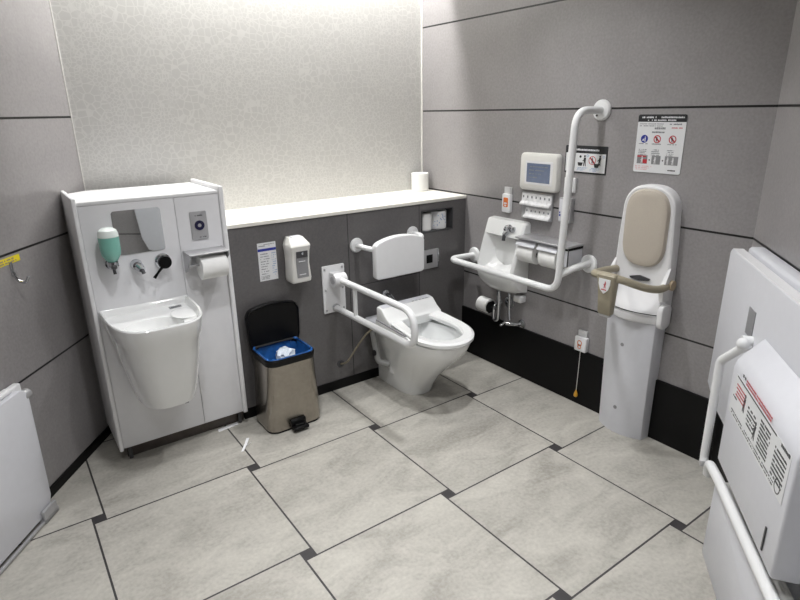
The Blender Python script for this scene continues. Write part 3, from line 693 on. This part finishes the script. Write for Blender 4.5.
for x0, x1 in ((1.225, 1.285), (1.300, 1.360)):
    for i in range(3): textrow(b, x0, x1-.01*i, 1.226-i*.006, .0035, -.0036)
    part('small_text', b, 'lblue', t); b = B()
ring_y(b, 1.282, 1.287-.002, .004, .006, -.0036); part('corner_ring', b, 'lblue', t); b = B(); ring_y(b, 1.372, 1.283, .004, .006, -.0036)
part('corner_ring', b, 'lblue', t)
b = B(); textrow(b, 1.205, 1.345, 1.307, .009, -.003, .9); disc_y(b, 1.195, 1.312, .006, -.003); part('header_text', b, 'label', t)
# rules poster above the child seat
t = thing(FR, 'rules_poster', 'portrait instruction notice with black header and three round symbols above the child seat', 'poster', (1.635, 0, 1.23))
X0, X1, Z0, Z1 = 1.526, 1.741, 1.230, 1.470; yb = -.003
part('sheet', B().prism(rrect(X0, X1, Z0, Z1, .008), 'y', yb, 0), 'label', t)
b = B().prism([(X0, Z1-.030), (X1, Z1-.030)]+[(p[0], p[1]) for p in rrect(X0, X1, Z0, Z1, .008) if p[1] > Z1-.02], 'y', yb-.0005, yb); part('header', b, 'ink', t, 'black header band')
y1_ = yb-.0006
b = B(); textrow(b, X0+.012, X0+.095, Z1-.015, .007, y1_); textrow(b, X0+.105, X1-.01, Z1-.015, .007, y1_, .95); textrow(b, X0+.045, X1-.045, Z1-.026, .006, y1_, .8)
part('header_text', b, 'label', t)
b = B()
for i in range(2): textrow(b, X0+.010, X0+.12, Z1-.040-i*.008, .0035, yb)
textrow(b, X0+.08, X0+.135, Z1-.060, .009, yb); textrow(b, X0+.07, X0+.13, Z1-.075, .007, yb); textrow(b, X0+.145, X1-.015, Z1-.042, .006, yb)
part('heading_text', b, 'grey_ink', t); b = B()
for cx in (X0+.035, X0+.095, X0+.165):
    textrow(b, cx-.02, cx+.022, Z0+.118, .004, yb, .9); part('column_heading', b, 'grey_ink', t); b = B()
    for i in range(4): textrow(b, cx-.018, cx+random.uniform(.008, .024), Z0+.094-i*.007, .0035, yb)
    part('column_text', b, 'grey_ink', t); b = B()
textrow(b, X1-.055, X1-.018, Z0+.012, .006, yb, 1)
part('maker_text', b, 'ink', t)
for x in (X0+.072, X0+.133): b = B(); disc_y(b, x, Z0+.053, .003, yb); part('dot', b, 'ink', t)
for x0, x1, fx in ((X0+.014, X0+.062, (.038,)), (X0+.082, X0+.122, (.098,)), (X0+.142, X0+.200, (.155, .178))):
    ph = part('photo_panel', B().box(x0, x1, yb-.0005, yb, Z0+.036, Z0+.072), 'mgrey', t)
    for f in fx:
        b = B(); person(b, X0+f, Z0+.038, .030, yb-.0006); part('figure', b, 'label', ph)
b = B(); disc_y(b, X0+.038, Z0+.140, .0165, yb); part('blue_symbol', b, 'blue', t)
b = B(); person(b, X0+.042, Z0+.128, .022, yb-.0006); b.prism([(X0+.028, Z0+.132), (X0+.038, Z0+.132), (X0+.034, Z0+.142)], 'y', yb-.0012, yb-.0006); part('symbol_figure', b, 'label', t)
for cx in (X0+.097, X0+.165):
    b = B(); ring_y(b, cx, Z0+.140, .0125, .0165, yb); slash(b, cx, Z0+.140, .0155, yb); ps = part('prohibition_symbol', b, 'red', t, 'red prohibition symbol')
    b = B(); person(b, cx-.002, Z0+.131, .018, yb-.0006, .3); part('figure', b, 'ink', ps)
b = B()
b.box(X0+.014, X0+.055, yb-.0011, yb-.0005, Z0+.064, Z0+.070); part('red_mark', b, 'red', t); b = B(); b.box(X0+.042, X0+.062, yb-.0011, yb-.0005, Z0+.038, Z0+.055); part('red_mark', b, 'red', t); b = B()
textrow(b, X0+.155, X1-.012, Z1-.056, .005, yb)
part('red_text', b, 'softred', t)
b = B()
for i in range(3): textrow(b, X0+.008, X0+.085-.01*i, Z0+.024-i*.007, .004, yb)
part('pink_text', b, 'pink', t)
# small things behind the vertical bar
t = thing(FR, 'card_holder', 'small white card holder just behind the vertical grab bar', 'card holder', (1.196, 0, 1.10))
part('pocket', B().box(1.163, 1.230, -.012, 0, 1.104, 1.176, .003), 'white', t)
part('card', B().box(1.170, 1.223, -.0145, -.012, 1.112, 1.168, .001), 'label', t)
t = thing(FR, 'control_box', 'grey metal wall box with a blue mark below the white card holder', 'control box', (1.19, 0, .95))
part('case', B().box(1.155, 1.228, -.030, 0, .955, 1.077, .003), 'satin', t)
part('face', B().box(1.160, 1.205, -.0325, -.030, .962, 1.07, .001), 'graywhite', t)
b = B().box(1.163, 1.172, -.0335, -.0325, .985, .995).box(1.163, 1.170, -.0335, -.0325, 1.0, 1.008); part('mark', b, 'blue', t)
# L-shaped grab bar
t = thing(FR, 'grab_bar', 'long white L-shaped grab bar running around the small basin and up the wall', 'grab bar', (1.34, 0, .66))
oy = -.193
part('tube', B().tube(path([(1.338, -.004, 1.490), (1.345, oy, 1.490), (1.312, oy, .655), (.522, oy-.01, .662), (.523, -.004, .657)], [0, .075, .075, .06, 0], 10), .0172, 18), 'paint', t)
part('side_arm', B().tube(path([(1.350, -.004, .772), (1.345, -.12, .765), (1.314, oy, .735)], .03), .0172, 16), 'paint', t)
for x, z in ((1.338, 1.490), (.523, .657), (1.345, .768)):
    f = part('flange', B().lathe([(0, 0), (.046, 0), (.046, -.008), (.041, -.014), (.019, -.016), (0, -.016)], (x, 0, z), 'y'), 'paint', t)
part('screw_cap', B().lathe([(0, 0), (.005, 0), (.005, -.004), (0, -.004)], (1.322, -.015, 1.467), 'y'), 'dgrey', f)
# small hand basin
t = thing(FR, 'hand_basin', 'small slanted white ceramic hand basin fixed low on the wall beside the toilet', 'basin', (.81, 0, .5))
a0, a1 = .666, .954
def side(g, q): return [(0, .918-g), (-.040, .915-g), (-.055+g, .890), (-.085+g, .80), (-.125+g, .67), (-.132+g+.004*q, .615+.01*q), (-.124+g+.012*q, .558+.032*q), (-.095+.014*q, .522+.038*q), (-.05, .505+.030*q), (0, .500+.02*q)]
import_rings = []
NS = 22
for k in range(NS+1):
    f = -1+2*k/NS; f = math.sin(f*PI/2); q = abs(f)**3.5; g = .012*max(0, (abs(f)-.93)/.07)
    import_rings.append([(.81+f*.144, y, z) for y, z in side(g, q)])
bb = B().loft(import_rings)
shell = part('shell', bb, 'ceramic', t)
# bowl hollow: a recess lining pressed into the slanted face
def face(z): # outward y of slanted face at z
    pr = [(.890, -.055), (.80, -.085), (.67, -.125), (.60, -.132)]
    for (za, ya), (zb, yb_) in zip(pr, pr[1:]):
        if z <= za and z >= zb: f = (za-z)/(za-zb); return ya+(yb_-ya)*f
    return -.132
t_ = bmesh.new(); NX, NZ = 25, 25; grid = []
for j in range(NZ):
    row = []; z = .828-(.828-.618)*j/(NZ-1)
    for i in range(NX):
        x = .690+(.930-.690)*i/(NX-1)
        row.append(t_.verts.new((x, face(z)-.0015, z)))
    grid.append(row)
for j in range(NZ-1):
    for i in range(NX-1): t_.faces.new((grid[j][i], grid[j][i+1], grid[j+1][i+1], grid[j+1][i]))
t_.free()
# the slanted shell is opened with a boolean-free recess: front faces are cut out and replaced by a sunken bowl
me = shell.data; bm = bmesh.new(); bm.from_mesh(me)
bx, by_, bz = root_of(shell)['_b']
for ax, pos in (((1, 0, 0), (a0+.018-bx)), ((1, 0, 0), (a1-.018-bx)), ((0, 0, 1), (.832-bz)), ((0, 0, 1), (.615-bz))):
    n = Vector(ax); bmesh.ops.bisect_plane(bm, geom=bm.verts[:]+bm.edges[:]+bm.faces[:], dist=1e-6, plane_co=n*pos, plane_no=n)
kill = []
for f in bm.faces:
    c = f.calc_center_median()
    if a0+.018-bx < c.x < a1-.018-bx and .615-bz < c.z < .832-bz and c.y < -.03 and abs(f.normal.x) < .5: kill.append(f)
bmesh.ops.delete(bm, geom=kill, context='FACES'); bm.to_mesh(me); bm.free()
xl, xr_ = a0+.018, a1-.018
def hring(k):
    # k = 0 rim .. 1 bottom of hollow
    outr = []
    top = .832; bot = .615
    n = 6
    P = []
    for i in range(n+1): P.append((xl+(xr_-xl)*i/n, top))
    for i in range(1, n+1): P.append((xr_, top-(top-bot)*i/n))
    for i in range(1, n+1): P.append((xr_-(xr_-xl)*i/n, bot))
    for i in range(1, n): P.append((xl, bot+(top-bot)*i/n))
    res = []
    for x, z in P:
        y = face(z)
        cx_, cz_ = (xl+xr_)/2+.0, .70
        a_ = (x-cx_)/((xr_-xl)/2); b_ = (z-(top+bot)/2)/((top-bot)/2); sx = (1-.34*k)*(1-.16*k*b_*b_); 
        xx = cx_+(x-cx_)*sx; zz = z if k == 0 else (.822-(.822-z)*(1-.30*k) if True else z)
        zz = zz-(.02*k if z < .7 else 0)
        zz += (.03*k*a_*a_ if z < .70 else -.02*k*a_*a_)
        yy = y+(-.030-y)*k*.96
        res.append((xx, min(yy, -.022), zz))
    return res
part('bowl', B().loft([hring(0), hring(.08), hring(.5), hring(.85), hring(1)], False, True), 'ceramic', shell)
p = part('faucet', B().lathe([(0, 0), (.024, 0), (.024, -.006), (.022, -.026), (.014, -.036), (0, -.038)], (.850, -.050, .874), 'y').tube([(.850, -.06, .868), (.847, -.082, .852), (.845, -.090, .842)], [.018, .015, .012]), 'chrome', t, 'chrome faucet')
part('lever', B().lathe([(0, 0), (.016, 0), (.018, -.014), (.012, -.024), (0, -.026)], (.884, -.056, .876), 'y'), 'chrome', p)
part('aerator', cyl((.845, -.088, .842), (.845, -.092, .812), .010), 'dgrey', p)
b = B(); textrow(b, .690, .712, .872, .006, -.0575); textrow(b, .690, .712, .860, .005, -.061); part('print', b, 'grey_ink', t)
# pipes below
t = thing(FR, 'drain_trap', 'chrome drain pipe loop hanging under the small basin', 'pipe', (.80, 0, .33))
part('pipe', B().tube(path([(.800, -.062, .505), (.800, -.062, .325), (.765, -.062, .315), (.760, -.062, .40), (.775, -.01, .42)], .028), .0115, 12), 'chrome', t)
part('flange', B().lathe([(0, 0), (.038, 0), (.036, -.006), (.014, -.010), (0, -.010)], (.83, 0, .43), 'y'), 'chrome', t)
part('coupling', B().tube([(.800, -.062, .40), (.800, -.062, .42)], .013, 12).tube([(.762, -.062, .36), (.762, -.062, .38)], .013, 12), 'chrome', t)
t = thing(FR, 'supply_valve', 'chrome water valve with a thin riser under the right side of the small basin', 'valve', (.87, 0, .32))
part('riser', B().tube(path([(.870, -.05, .502), (.872, -.05, .40), (.880, -.05, .345)], .03), .007, 10), 'chrome', t)
part('valve_body', B().tube([(.93, 0, .325), (.91, -.045, .325), (.865, -.06, .322)], .011, 12).lathe([(0, 0), (.026, 0), (.024, -.008), (.012, -.012), (0, -.012)], (.932, 0, .325), 'y'), 'chrome', t)
part('handle', B().tube([(.862, -.065, .335), (.845, -.075, .310)], .007, 8).ball((.842, -.077, .31), .009), 'chrome', t)
t = thing(FR, 'pipe_cover', 'small white plastic box under the right edge of the small basin', 'box', (.925, 0, .49))
part('case', B().box(.895, .950, -.045, 0, .462, .500, .004), 'white', t)
part('cap', B().box(.900, .945, -.048, -.044, .466, .488, .002), 'offwhite', t)
# low roll holder with roll beside the toilet
t = thing(FR, 'low_roll_holder', 'dark curved roll hanger low on the wall behind the toilet', 'roll holder', (.66, 0, .38))
part('arm', B().tube(path([(.758, 0, .395), (.758, -.075, .395), (.645, -.075, .395)], .012), .005, 8), 'rubber', t)
part('roll_end_shadow', B().prism([(-.118, .41), (-.10, .43), (-.06, .43), (-.035, .40), (-.05, .36), (-.095, .36), (-.115, .38)], 'x', .752, .756), 'black', t)  # thin black plate, stands in for the slim shadow at the roll's end
b = B().lathe([(.018, -.042), (.042, -.042), (.044, -.040), (.044, .040), (.042, .042), (.018, .042), (.018, -.042)], (.706, -.075, .398), 'x', 36)
solo(FR, 'toilet_roll', b, 'paper', 'toilet roll on the low dark hanger beneath the small basin', 'toilet paper', (.698, -.075, .35))
# double roll holder with shelf
t = thing(FR, 'double_roll_holder', 'two-roll metal paper holder with a flat shelf top right of the small basin', 'roll holder', (1.11, 0, .76))
part('shelf', B().box(.956, 1.300, -.122, 0, .850, .860, .002), 'satin', t)
part('end_cabinet', B().box(1.245, 1.298, -.112, 0, .757, .838, .003), 'graywhite', t)
part('end_band', B().box(1.243, 1.300, -.114, 0, .838, .850), 'black', t, 'black gap band under the shelf')
part('edge_frame', B().box(1.2975, 1.301, -.116, -.002, .750, .757).box(1.2975, 1.301, -.116, -.110, .757, .845), 'dgrey', t)
part('back_plate', B().box(.958, 1.245, -.006, 0, .765, .85), 'satin', t)
for x in (.960, 1.104):
    q = part('roll_cover', B().prism([(-.02, .849), (-.070, .848), (-.105, .838), (-.124, .816), (-.121, .814), (-.103, .835), (-.069, .845), (-.02, .845)], 'x', x, x+.130, .0008), 'graywhite', t)
part('divider', B().box(1.083, 1.092, -.085, 0, .775, .85, .002), 'white', t)
part('spindle', cyl((.962, -.066, .774), (1.245, -.066, .774), .007), 'dgrey', t)
for x, wh in ((1.022, 'left'), (1.170, 'right')):
    b = B().lathe([(.02, -.055), (.053, -.055), (.055, -.053), (.055, .053), (.053, .055), (.02, .055), (.02, -.055)], (x, -.066, .774), 'x', 36)
    solo(FR, 'toilet_roll', b, 'paper', 'toilet roll in the '+wh+' bay of the two-roll wall holder', 'toilet paper', (x, -.066, .72), 'rolls in the two-roll holder')
# emergency pull cord
t = thing(FR, 'pull_cord_switch', 'white emergency pull switch with an orange mark and a thin hanging cord', 'pull switch', (1.355, 0, .30))
part('case', B().prism(rrect(1.318, 1.388, .305, .383, .006), 'y', -.028, 0, .004), 'white', t)
part('clear_tab', B().box(1.326, 1.378, -.014, 0, .380, .415, .002), 'clear', t)
b = B(); ring_y(b, 1.350, .352, .010, .014, -.028); ring_y(b, 1.350, .330, .007, .011, -.028); b.box(1.338, 1.362, -.0286, -.028, .338, .343); part('mark', b, 'orange', t, 'orange printed mark')
part('cord', B().tube([(1.352, -.018, .306), (1.352, -.02, .2), (1.351, -.022, .075)], .0016, 6), 'offwhite', t)
part('pull_knob', B().lathe([(0, .082), (.003, .080), (.010, .058), (.011, .048), (.007, .042), (0, .041)], (1.351, -.022, 0)), 'cord_pull', t, 'amber cord end')

# ------------------------------------------------------------------ fold-down child seat
def child_seat():
    cx = 1.648
    t = thing(FR, 'child_seat', 'tall white wall-mounted child safety seat with beige back cushion and guard bar', 'child seat', (cx, 0, 0))
    def ring(z, hw, d0, d1, c=cx):   # convex front: edge depth d0, centre depth d1
        n = 16; pts = [(c+hw, 0, z), (c+hw+.0, -d0+.01, z)]
        for i in range(n+1):
            f = 1-2*i/n; pts.append((c+(hw-.004)*f, -(d0+(d1-d0)*(1-f*f)), z))
        pts += [(c-hw, -d0+.01, z), (c-hw, 0, z)]
        return pts
    part('lower_body', B().loft([ring(0, .119, .066, .104), ring(.02, .119, .068, .106), ring(.30, .121, .074, .108), ring(.56, .124, .080, .108), ring(.60, .124, .080, .106)]), 'graywhite', t)
    for z in (.46, .135): part('screw_cap', B().lathe([(.005, 0), (.0095, 0), (.0085, -.003), (.005, -.003)], (cx-.01, -.106, z), 'y'), 'mgrey', t)
    # seat tray
    seat = part('seat', B().loft([ring(.585, .112, .070, .112), ring(.592, .124, .085, .122), ring(.618, .128, .090, .126), ring(.632, .127, .086, .122), ring(.665, .122, .070, .098), ring(.715, .118, .052, .060), ring(.735, .116, .048, .05)]), 'white', t, 'folded white seat tray')
    part('seat_seam', B().tube([(cx+(.125)*f, -(.0905+.036*(1-f*f)), .636) for f in [1-2*i/20 for i in range(21)]], .0022, 6), 'ink', seat)
    # back shell: long rounded board
    def outline(g, z0=.60, z1=1.184, hw=.134):
        pts = []; r = hw-g; n = 20; zc = z1-.125
        for i in range(n+1):
            a = PI*i/n; ca = math.cos(a); sa = math.sin(a)
            pts.append((cx+(r-.010)*math.copysign(abs(ca)**.8, ca), zc+(.125-g)*sa**.8 if sa > 0 else zc))
        pts += [(cx-r+.003, .95), (cx-r-.002, .80), (cx-r, z0+g), (cx+r, z0+g), (cx+r+.002, .80), (cx+r-.003, .95)]
        return pts
    def OL(y, g): return [(x, y, z) for x, z in outline(g)]
    part('back_shell', B().loft([OL(0, .0), OL(-.036, 0), OL(-.044, .003), OL(-.048, .010), OL(-.046, .018)]), 'white', t)
    # cushion
    def cu(y, g):
        pts = []; n = 48; hw = .102-g; z0, z1 = .828+g, 1.168-g; r = .098-g*.8
        for i in range(n):
            a = 2*PI*i/n; ca, sa = math.cos(a), math.sin(a); e = .78
            zc = z1-.115 if sa >= 0 else z0+.115; rz = (z1-zc) if sa >= 0 else (zc-z0)
            pts.append((cx+.000+hw*math.copysign(abs(ca)**e, ca), y, zc+rz*math.copysign(abs(sa)**e, sa)))
        return pts
    part('back_cushion', B().loft([cu(-.044, 0), cu(-.054, .001), cu(-.062, .006), cu(-.065, .014), cu(-.066, .03)]), 'beige', t, 'beige vinyl cushion')
    part('handle_slot', B().prism([(cx-.050, .772), (cx, .786), (cx+.050, .778), (cx+.045, .768), (cx, .760), (cx-.040, .764)], 'y', -.0535, -.045), 'dgrey', t, 'dark grip slot')
    for s in (-1, 1):
        part('shoulder', B().loft([[(cx+s*.122, -.03, .70), (cx+s*.140, -.03, .70), (cx+s*.140, -.085, .70), (cx+s*.122, -.085, .70)],
             [(cx+s*.120, -.02, .76), (cx+s*.142, -.02, .76), (cx+s*.142, -.095, .76), (cx+s*.120, -.095, .76)],
             [(cx+s*.122, -.02, .80), (cx+s*.140, -.02, .80), (cx+s*.140, -.07, .80), (cx+s*.122, -.07, .80)],
             [(cx+s*.126, -.02, .84), (cx+s*.136, -.02, .84), (cx+s*.136, -.045, .84), (cx+s*.126, -.045, .84)]]), 'white', t)
        h = part('side_hinge', B().prism(rrect(-.094, -.018, .572, .682, .030, 6), 'x', cx+s*.139-.012, cx+s*.139+.012, .004, 3), 'white', t)
    # guard bar: U around the front with the crotch post
    pts = [(cx+.130, -.035, .765), (cx+.136, -.12, .765), (cx+.120, -.205, .785), (cx+.065, -.292, .822), (cx, -.312, .830), (cx-.062, -.292, .822), (cx-.104, -.225, .806), (cx-.118, -.13, .798), (cx-.122, -.035, .790)]
    sm = []
    for i in range(len(pts)-1):
        p0 = Vector(pts[max(i-1, 0)]); p1 = Vector(pts[i]); p2 = Vector(pts[i+1]); p3 = Vector(pts[min(i+2, len(pts)-1)])
        for k in range(6):
            u = k/6; sm.append(.5*((2*p1)+(p2-p0)*u+(2*p0-5*p1+4*p2-p3)*u*u+(3*p1-p0-3*p2+p3)*u**3))
    sm.append(Vector(pts[-1]))
    g = part('guard_bar', B().tube(sm, .0165, 14), 'khaki', t, 'khaki plastic guard bar')
    part('pivot_knob', B().lathe([(0, -.012), (.018, -.012), (.022, -.006), (.022, .010), (0, .012)], (cx+.142, -.035, .768), 'x'), 'tan', g)
    part('pivot_knob', B().lathe([(0, -.012), (.018, -.012), (.022, -.006), (.022, .010), (0, .012)], (cx-.134, -.035, .792), 'x'), 'tan', g)
    def pr(z, hw, y0, y1): return [(p[0], p[1], z) for p in rrect(cx+.014-hw, cx+.014+hw, y0, y1, .009, 4)]
    post = part('crotch_post', B().loft([pr(.662, .028, -.318, -.288), pr(.668, .031, -.322, -.284), pr(.74, .034, -.326, -.282), pr(.80, .038, -.330, -.284), pr(.836, .045, -.332, -.290), pr(.843, .042, -.326, -.296)]), 'khaki', g)
    part('post_foot', B().loft([pr(.652, .024, -.316, -.290), pr(.662, .028, -.319, -.287)]), 'satin', post)
    b = B().prism([(cx-.013, .822), (cx+.041, .822), (cx+.041, .800), (cx+.032, .775), (cx+.014, .758), (cx-.004, .775), (cx-.013, .800)], 'y', -.3335, -.3262); sh = part('shield_label', b, 'label', post, 'white shield label with a red figure')
    b = B(); person(b, cx+.018, .783, .030, -.3335, .3); b.box(cx+.002, cx+.026, -.3341, -.3335, .774, .778); part('label_print', b, 'red', sh)
child_seat()

# ------------------------------------------------------------------ folding bed and boards on the angled right wall (frame x = distance from the corner)
t = thing(FD, 'folding_bed', 'large pale grey adult changing bed folded up against the angled right wall', 'changing bed', (.9, 0, .41))
part('wall_body', B().prism(rrect(.145, 1.62, .55, 1.018, .02), 'y', -.055, -.001, .012, 3), 'graywhite', t)
bo = [(.225, .405), (1.60, .405), (1.645, .42), (1.69, .52), (1.715, .75), (1.70, .96), (1.66, 1.0), (.122, 1.0), (.106, .985), (.100, .445)]
bd = part('bed_board', B().prism(bo, 'y', -.100, -.062, .006, 3), 'graywhite', t)
part('board_edge', B().prism([(.130, 1.0), (1.66, 1.0), (1.66, 1.002), (.130, 1.002)], 'y', -.098, -.064), 'white', bd)
part('latch_plate', B().prism([(.425, .785), (.490, .785), (.490, .875), (.425, .875)], 'y', -.1025, -.0995), 'mgrey', bd, 'grey latch plate')
lg = part('folding_leg', B().tube(path([(.515, -.115, .775), (.420, -.158, .672), (.432, -.158, .300), (.44, -.158, .285)], [0, .035, .04, 0]), .0145, 14), 'paint', t)
part('leg_pivot', B().tube([(.500, -.098, .782), (.500, -.130, .782)], .017, 14).ball((.512, -.128, .775), .020), 'paint', lg)
part('leg_foot', B().box(.426, .452, -.172, -.144, .268, .288, .004), 'satin', lg)
part('cross_tube', B().tube(path([(.480, -.150, .26), (.500, -.158, .318), (.62, -.158, .332), (1.55, -.158, .372)], [0, .05, .05, 0]), .0165, 14), 'paint', t)

t = thing(FD, 'label_box', 'pale sloping-topped box with a printed warning label in front of the folded bed', 'changing table', (.87, -.17, .4))
bx0, bx1 = .606, 1.13
case = part('case', B().prism([(-.102, .400), (-.170, .405), (-.172, .735), (-.166, .760), (-.150, .782), (-.102, .838)], 'x', bx0, bx1, .007, 3), 'graywhite', t)
part('side_slot', B().box(bx1-.075, bx1-.068, -.1745, -.171, .430, .500, .001), 'dgrey', case)
part('grip_tab', B().box(bx0-.006, bx0+.002, -.160, -.128, .410, .465, .003), 'graywhite', case)
yl = -.1722
sheet = part('warning_label', B().prism([(.635, .600), (1.105, .600), (1.105, .733), (.650, .733)], 'y', yl-.0005, yl), 'label', t, 'white printed warning label')
y2 = yl-.0006
b = B().box(.665, 1.005, y2-.0004, y2, .727, .7315)
textrow(b, .705, .735, .746, .009, -.1722); 
for z0, x0, x1 in ((.660, .655, .70),): textrow(b, x0, x1, z0, .006, y2)
for i in range(5): textrow(b, .79, .86, .690-i*.012, .006, y2)
for i in range(8): textrow(b, .895, .975, .708-i*.011, .006, y2, .95)
for i in range(7): textrow(b, 1.01, 1.09, .700-i*.012, .006, y2, .95)
for i in range(2): textrow(b, .66, 1.04, .617-i*.009, .004, y2, .7)
textrow(b, 1.04, 1.10, .722, .010, y2)
for cx, cz, s in ((.755, .655, .055), (.885-.02, .630, .055)):
    person(b, cx, cz-.5*s+.03, s, y2, .3)
ring_y(b, 1.065, .625, .016, .019, y2)
part('label_text', b, 'dgrey', sheet)
b = B()
for i in range(4): textrow(b, .672, .765, .705-i*.011, .006, y2, .95)
part('red_text', b, 'softred', sheet); b = B()
for i in range(2): textrow(b, .74, .96, .738+.0-i*.0+i*.010, .006, -.1722, .95)
part('red_text', b, 'softred', sheet)

t = thing(FD, 'lower_board', 'pale folded standing board on the floor under the label box by the angled wall', 'board', (.85, -.15, 0))
part('panel', B().prism([(.575, .0), (1.62, .0), (1.62, .345), (.600, .310), (.575, .305)], 'y', -.153, -.132, .003), 'graywhite', t)
part('top_rail', B().prism([(.600, .304), (1.62, .339), (1.62, .350), (.600, .315)], 'y', -.132, -.095, .002), 'offwhite', t)
part('back_panel', B().prism([(.60, .0), (1.62, .0), (1.62, .33), (.60, .30)], 'y', -.10, -.012, .003), 'graywhite', t)

# ------------------------------------------------------------------ left wall (frame x = minus distance from the back corner)
t = thing(FL, 'changing_board', 'white folded changing board low on the dark left wall with a metal foot rail', 'board', (-1.1, 0, 0))
part('wall_body', B().box(-1.75, -.735, -.035, -.007, .03, .555, .006), 'white', t)
brd = part('board', B().prism([(-1.75, .022), (-.795, .022), (-.780, .040), (-.762, .080), (-.752, .500), (-.765, .538), (-.79, .548), (-1.75, .548)], 'y', -.068, -.038, .004, 3), 'graywhite', t)
part('upper_cover', B().box(-1.75, -.80, -.05, -.02, .548, .566, .006), 'white', t)
part('hinge_knob', B().lathe([(0, -.004), (.017, -.004), (.019, .0), (.019, .028), (0, .032)], (-.762, -.052, .512), 'x'), 'satin', t, 'grey hinge knob')
part('foot_rail', B().box(-1.75, -.760, -.080, -.068, .004, .016, .003), 'satin', t, 'metal foot rail')
part('corner_bracket', B().box(-.845, -.757, -.084, -.030, .002, .022, .004).box(-.845, -.764, -.084, -.070, .002, .056, .004), 'satin', t, 'metal corner bracket')
t = thing(FL, 'coat_hook', 'small chrome coat hook beneath a yellow warning label on the left wall', 'hook', (-.58, 0, .9))
part('stem', B().box(-.600, -.588, -.006, 0, .930, .985, .002), 'chrome', t)
part('hook', B().tube(path([(-.594, -.006, .945), (-.594, -.016, .912), (-.594, -.045, .902), (-.594, -.060, .928)], .018), .0055, 10), 'chrome', t)
t = thing(FL, 'warning_label', 'yellow warning label with two lines of print just above the coat hook', 'label', (-.62, 0, .975))
part('sheet', B().box(-.70, -.535, -.0012, 0, .978, 1.003), 'yellow', t)
b = B(); textrow(b, -.695, -.565, .992, .006, -.0012, .85); textrow(b, -.695, -.555, .982, .006, -.0012, .85); part('print', b, 'khaki', t)

for o in bpy.data.objects:
    if '_b' in o.keys(): del o['_b']
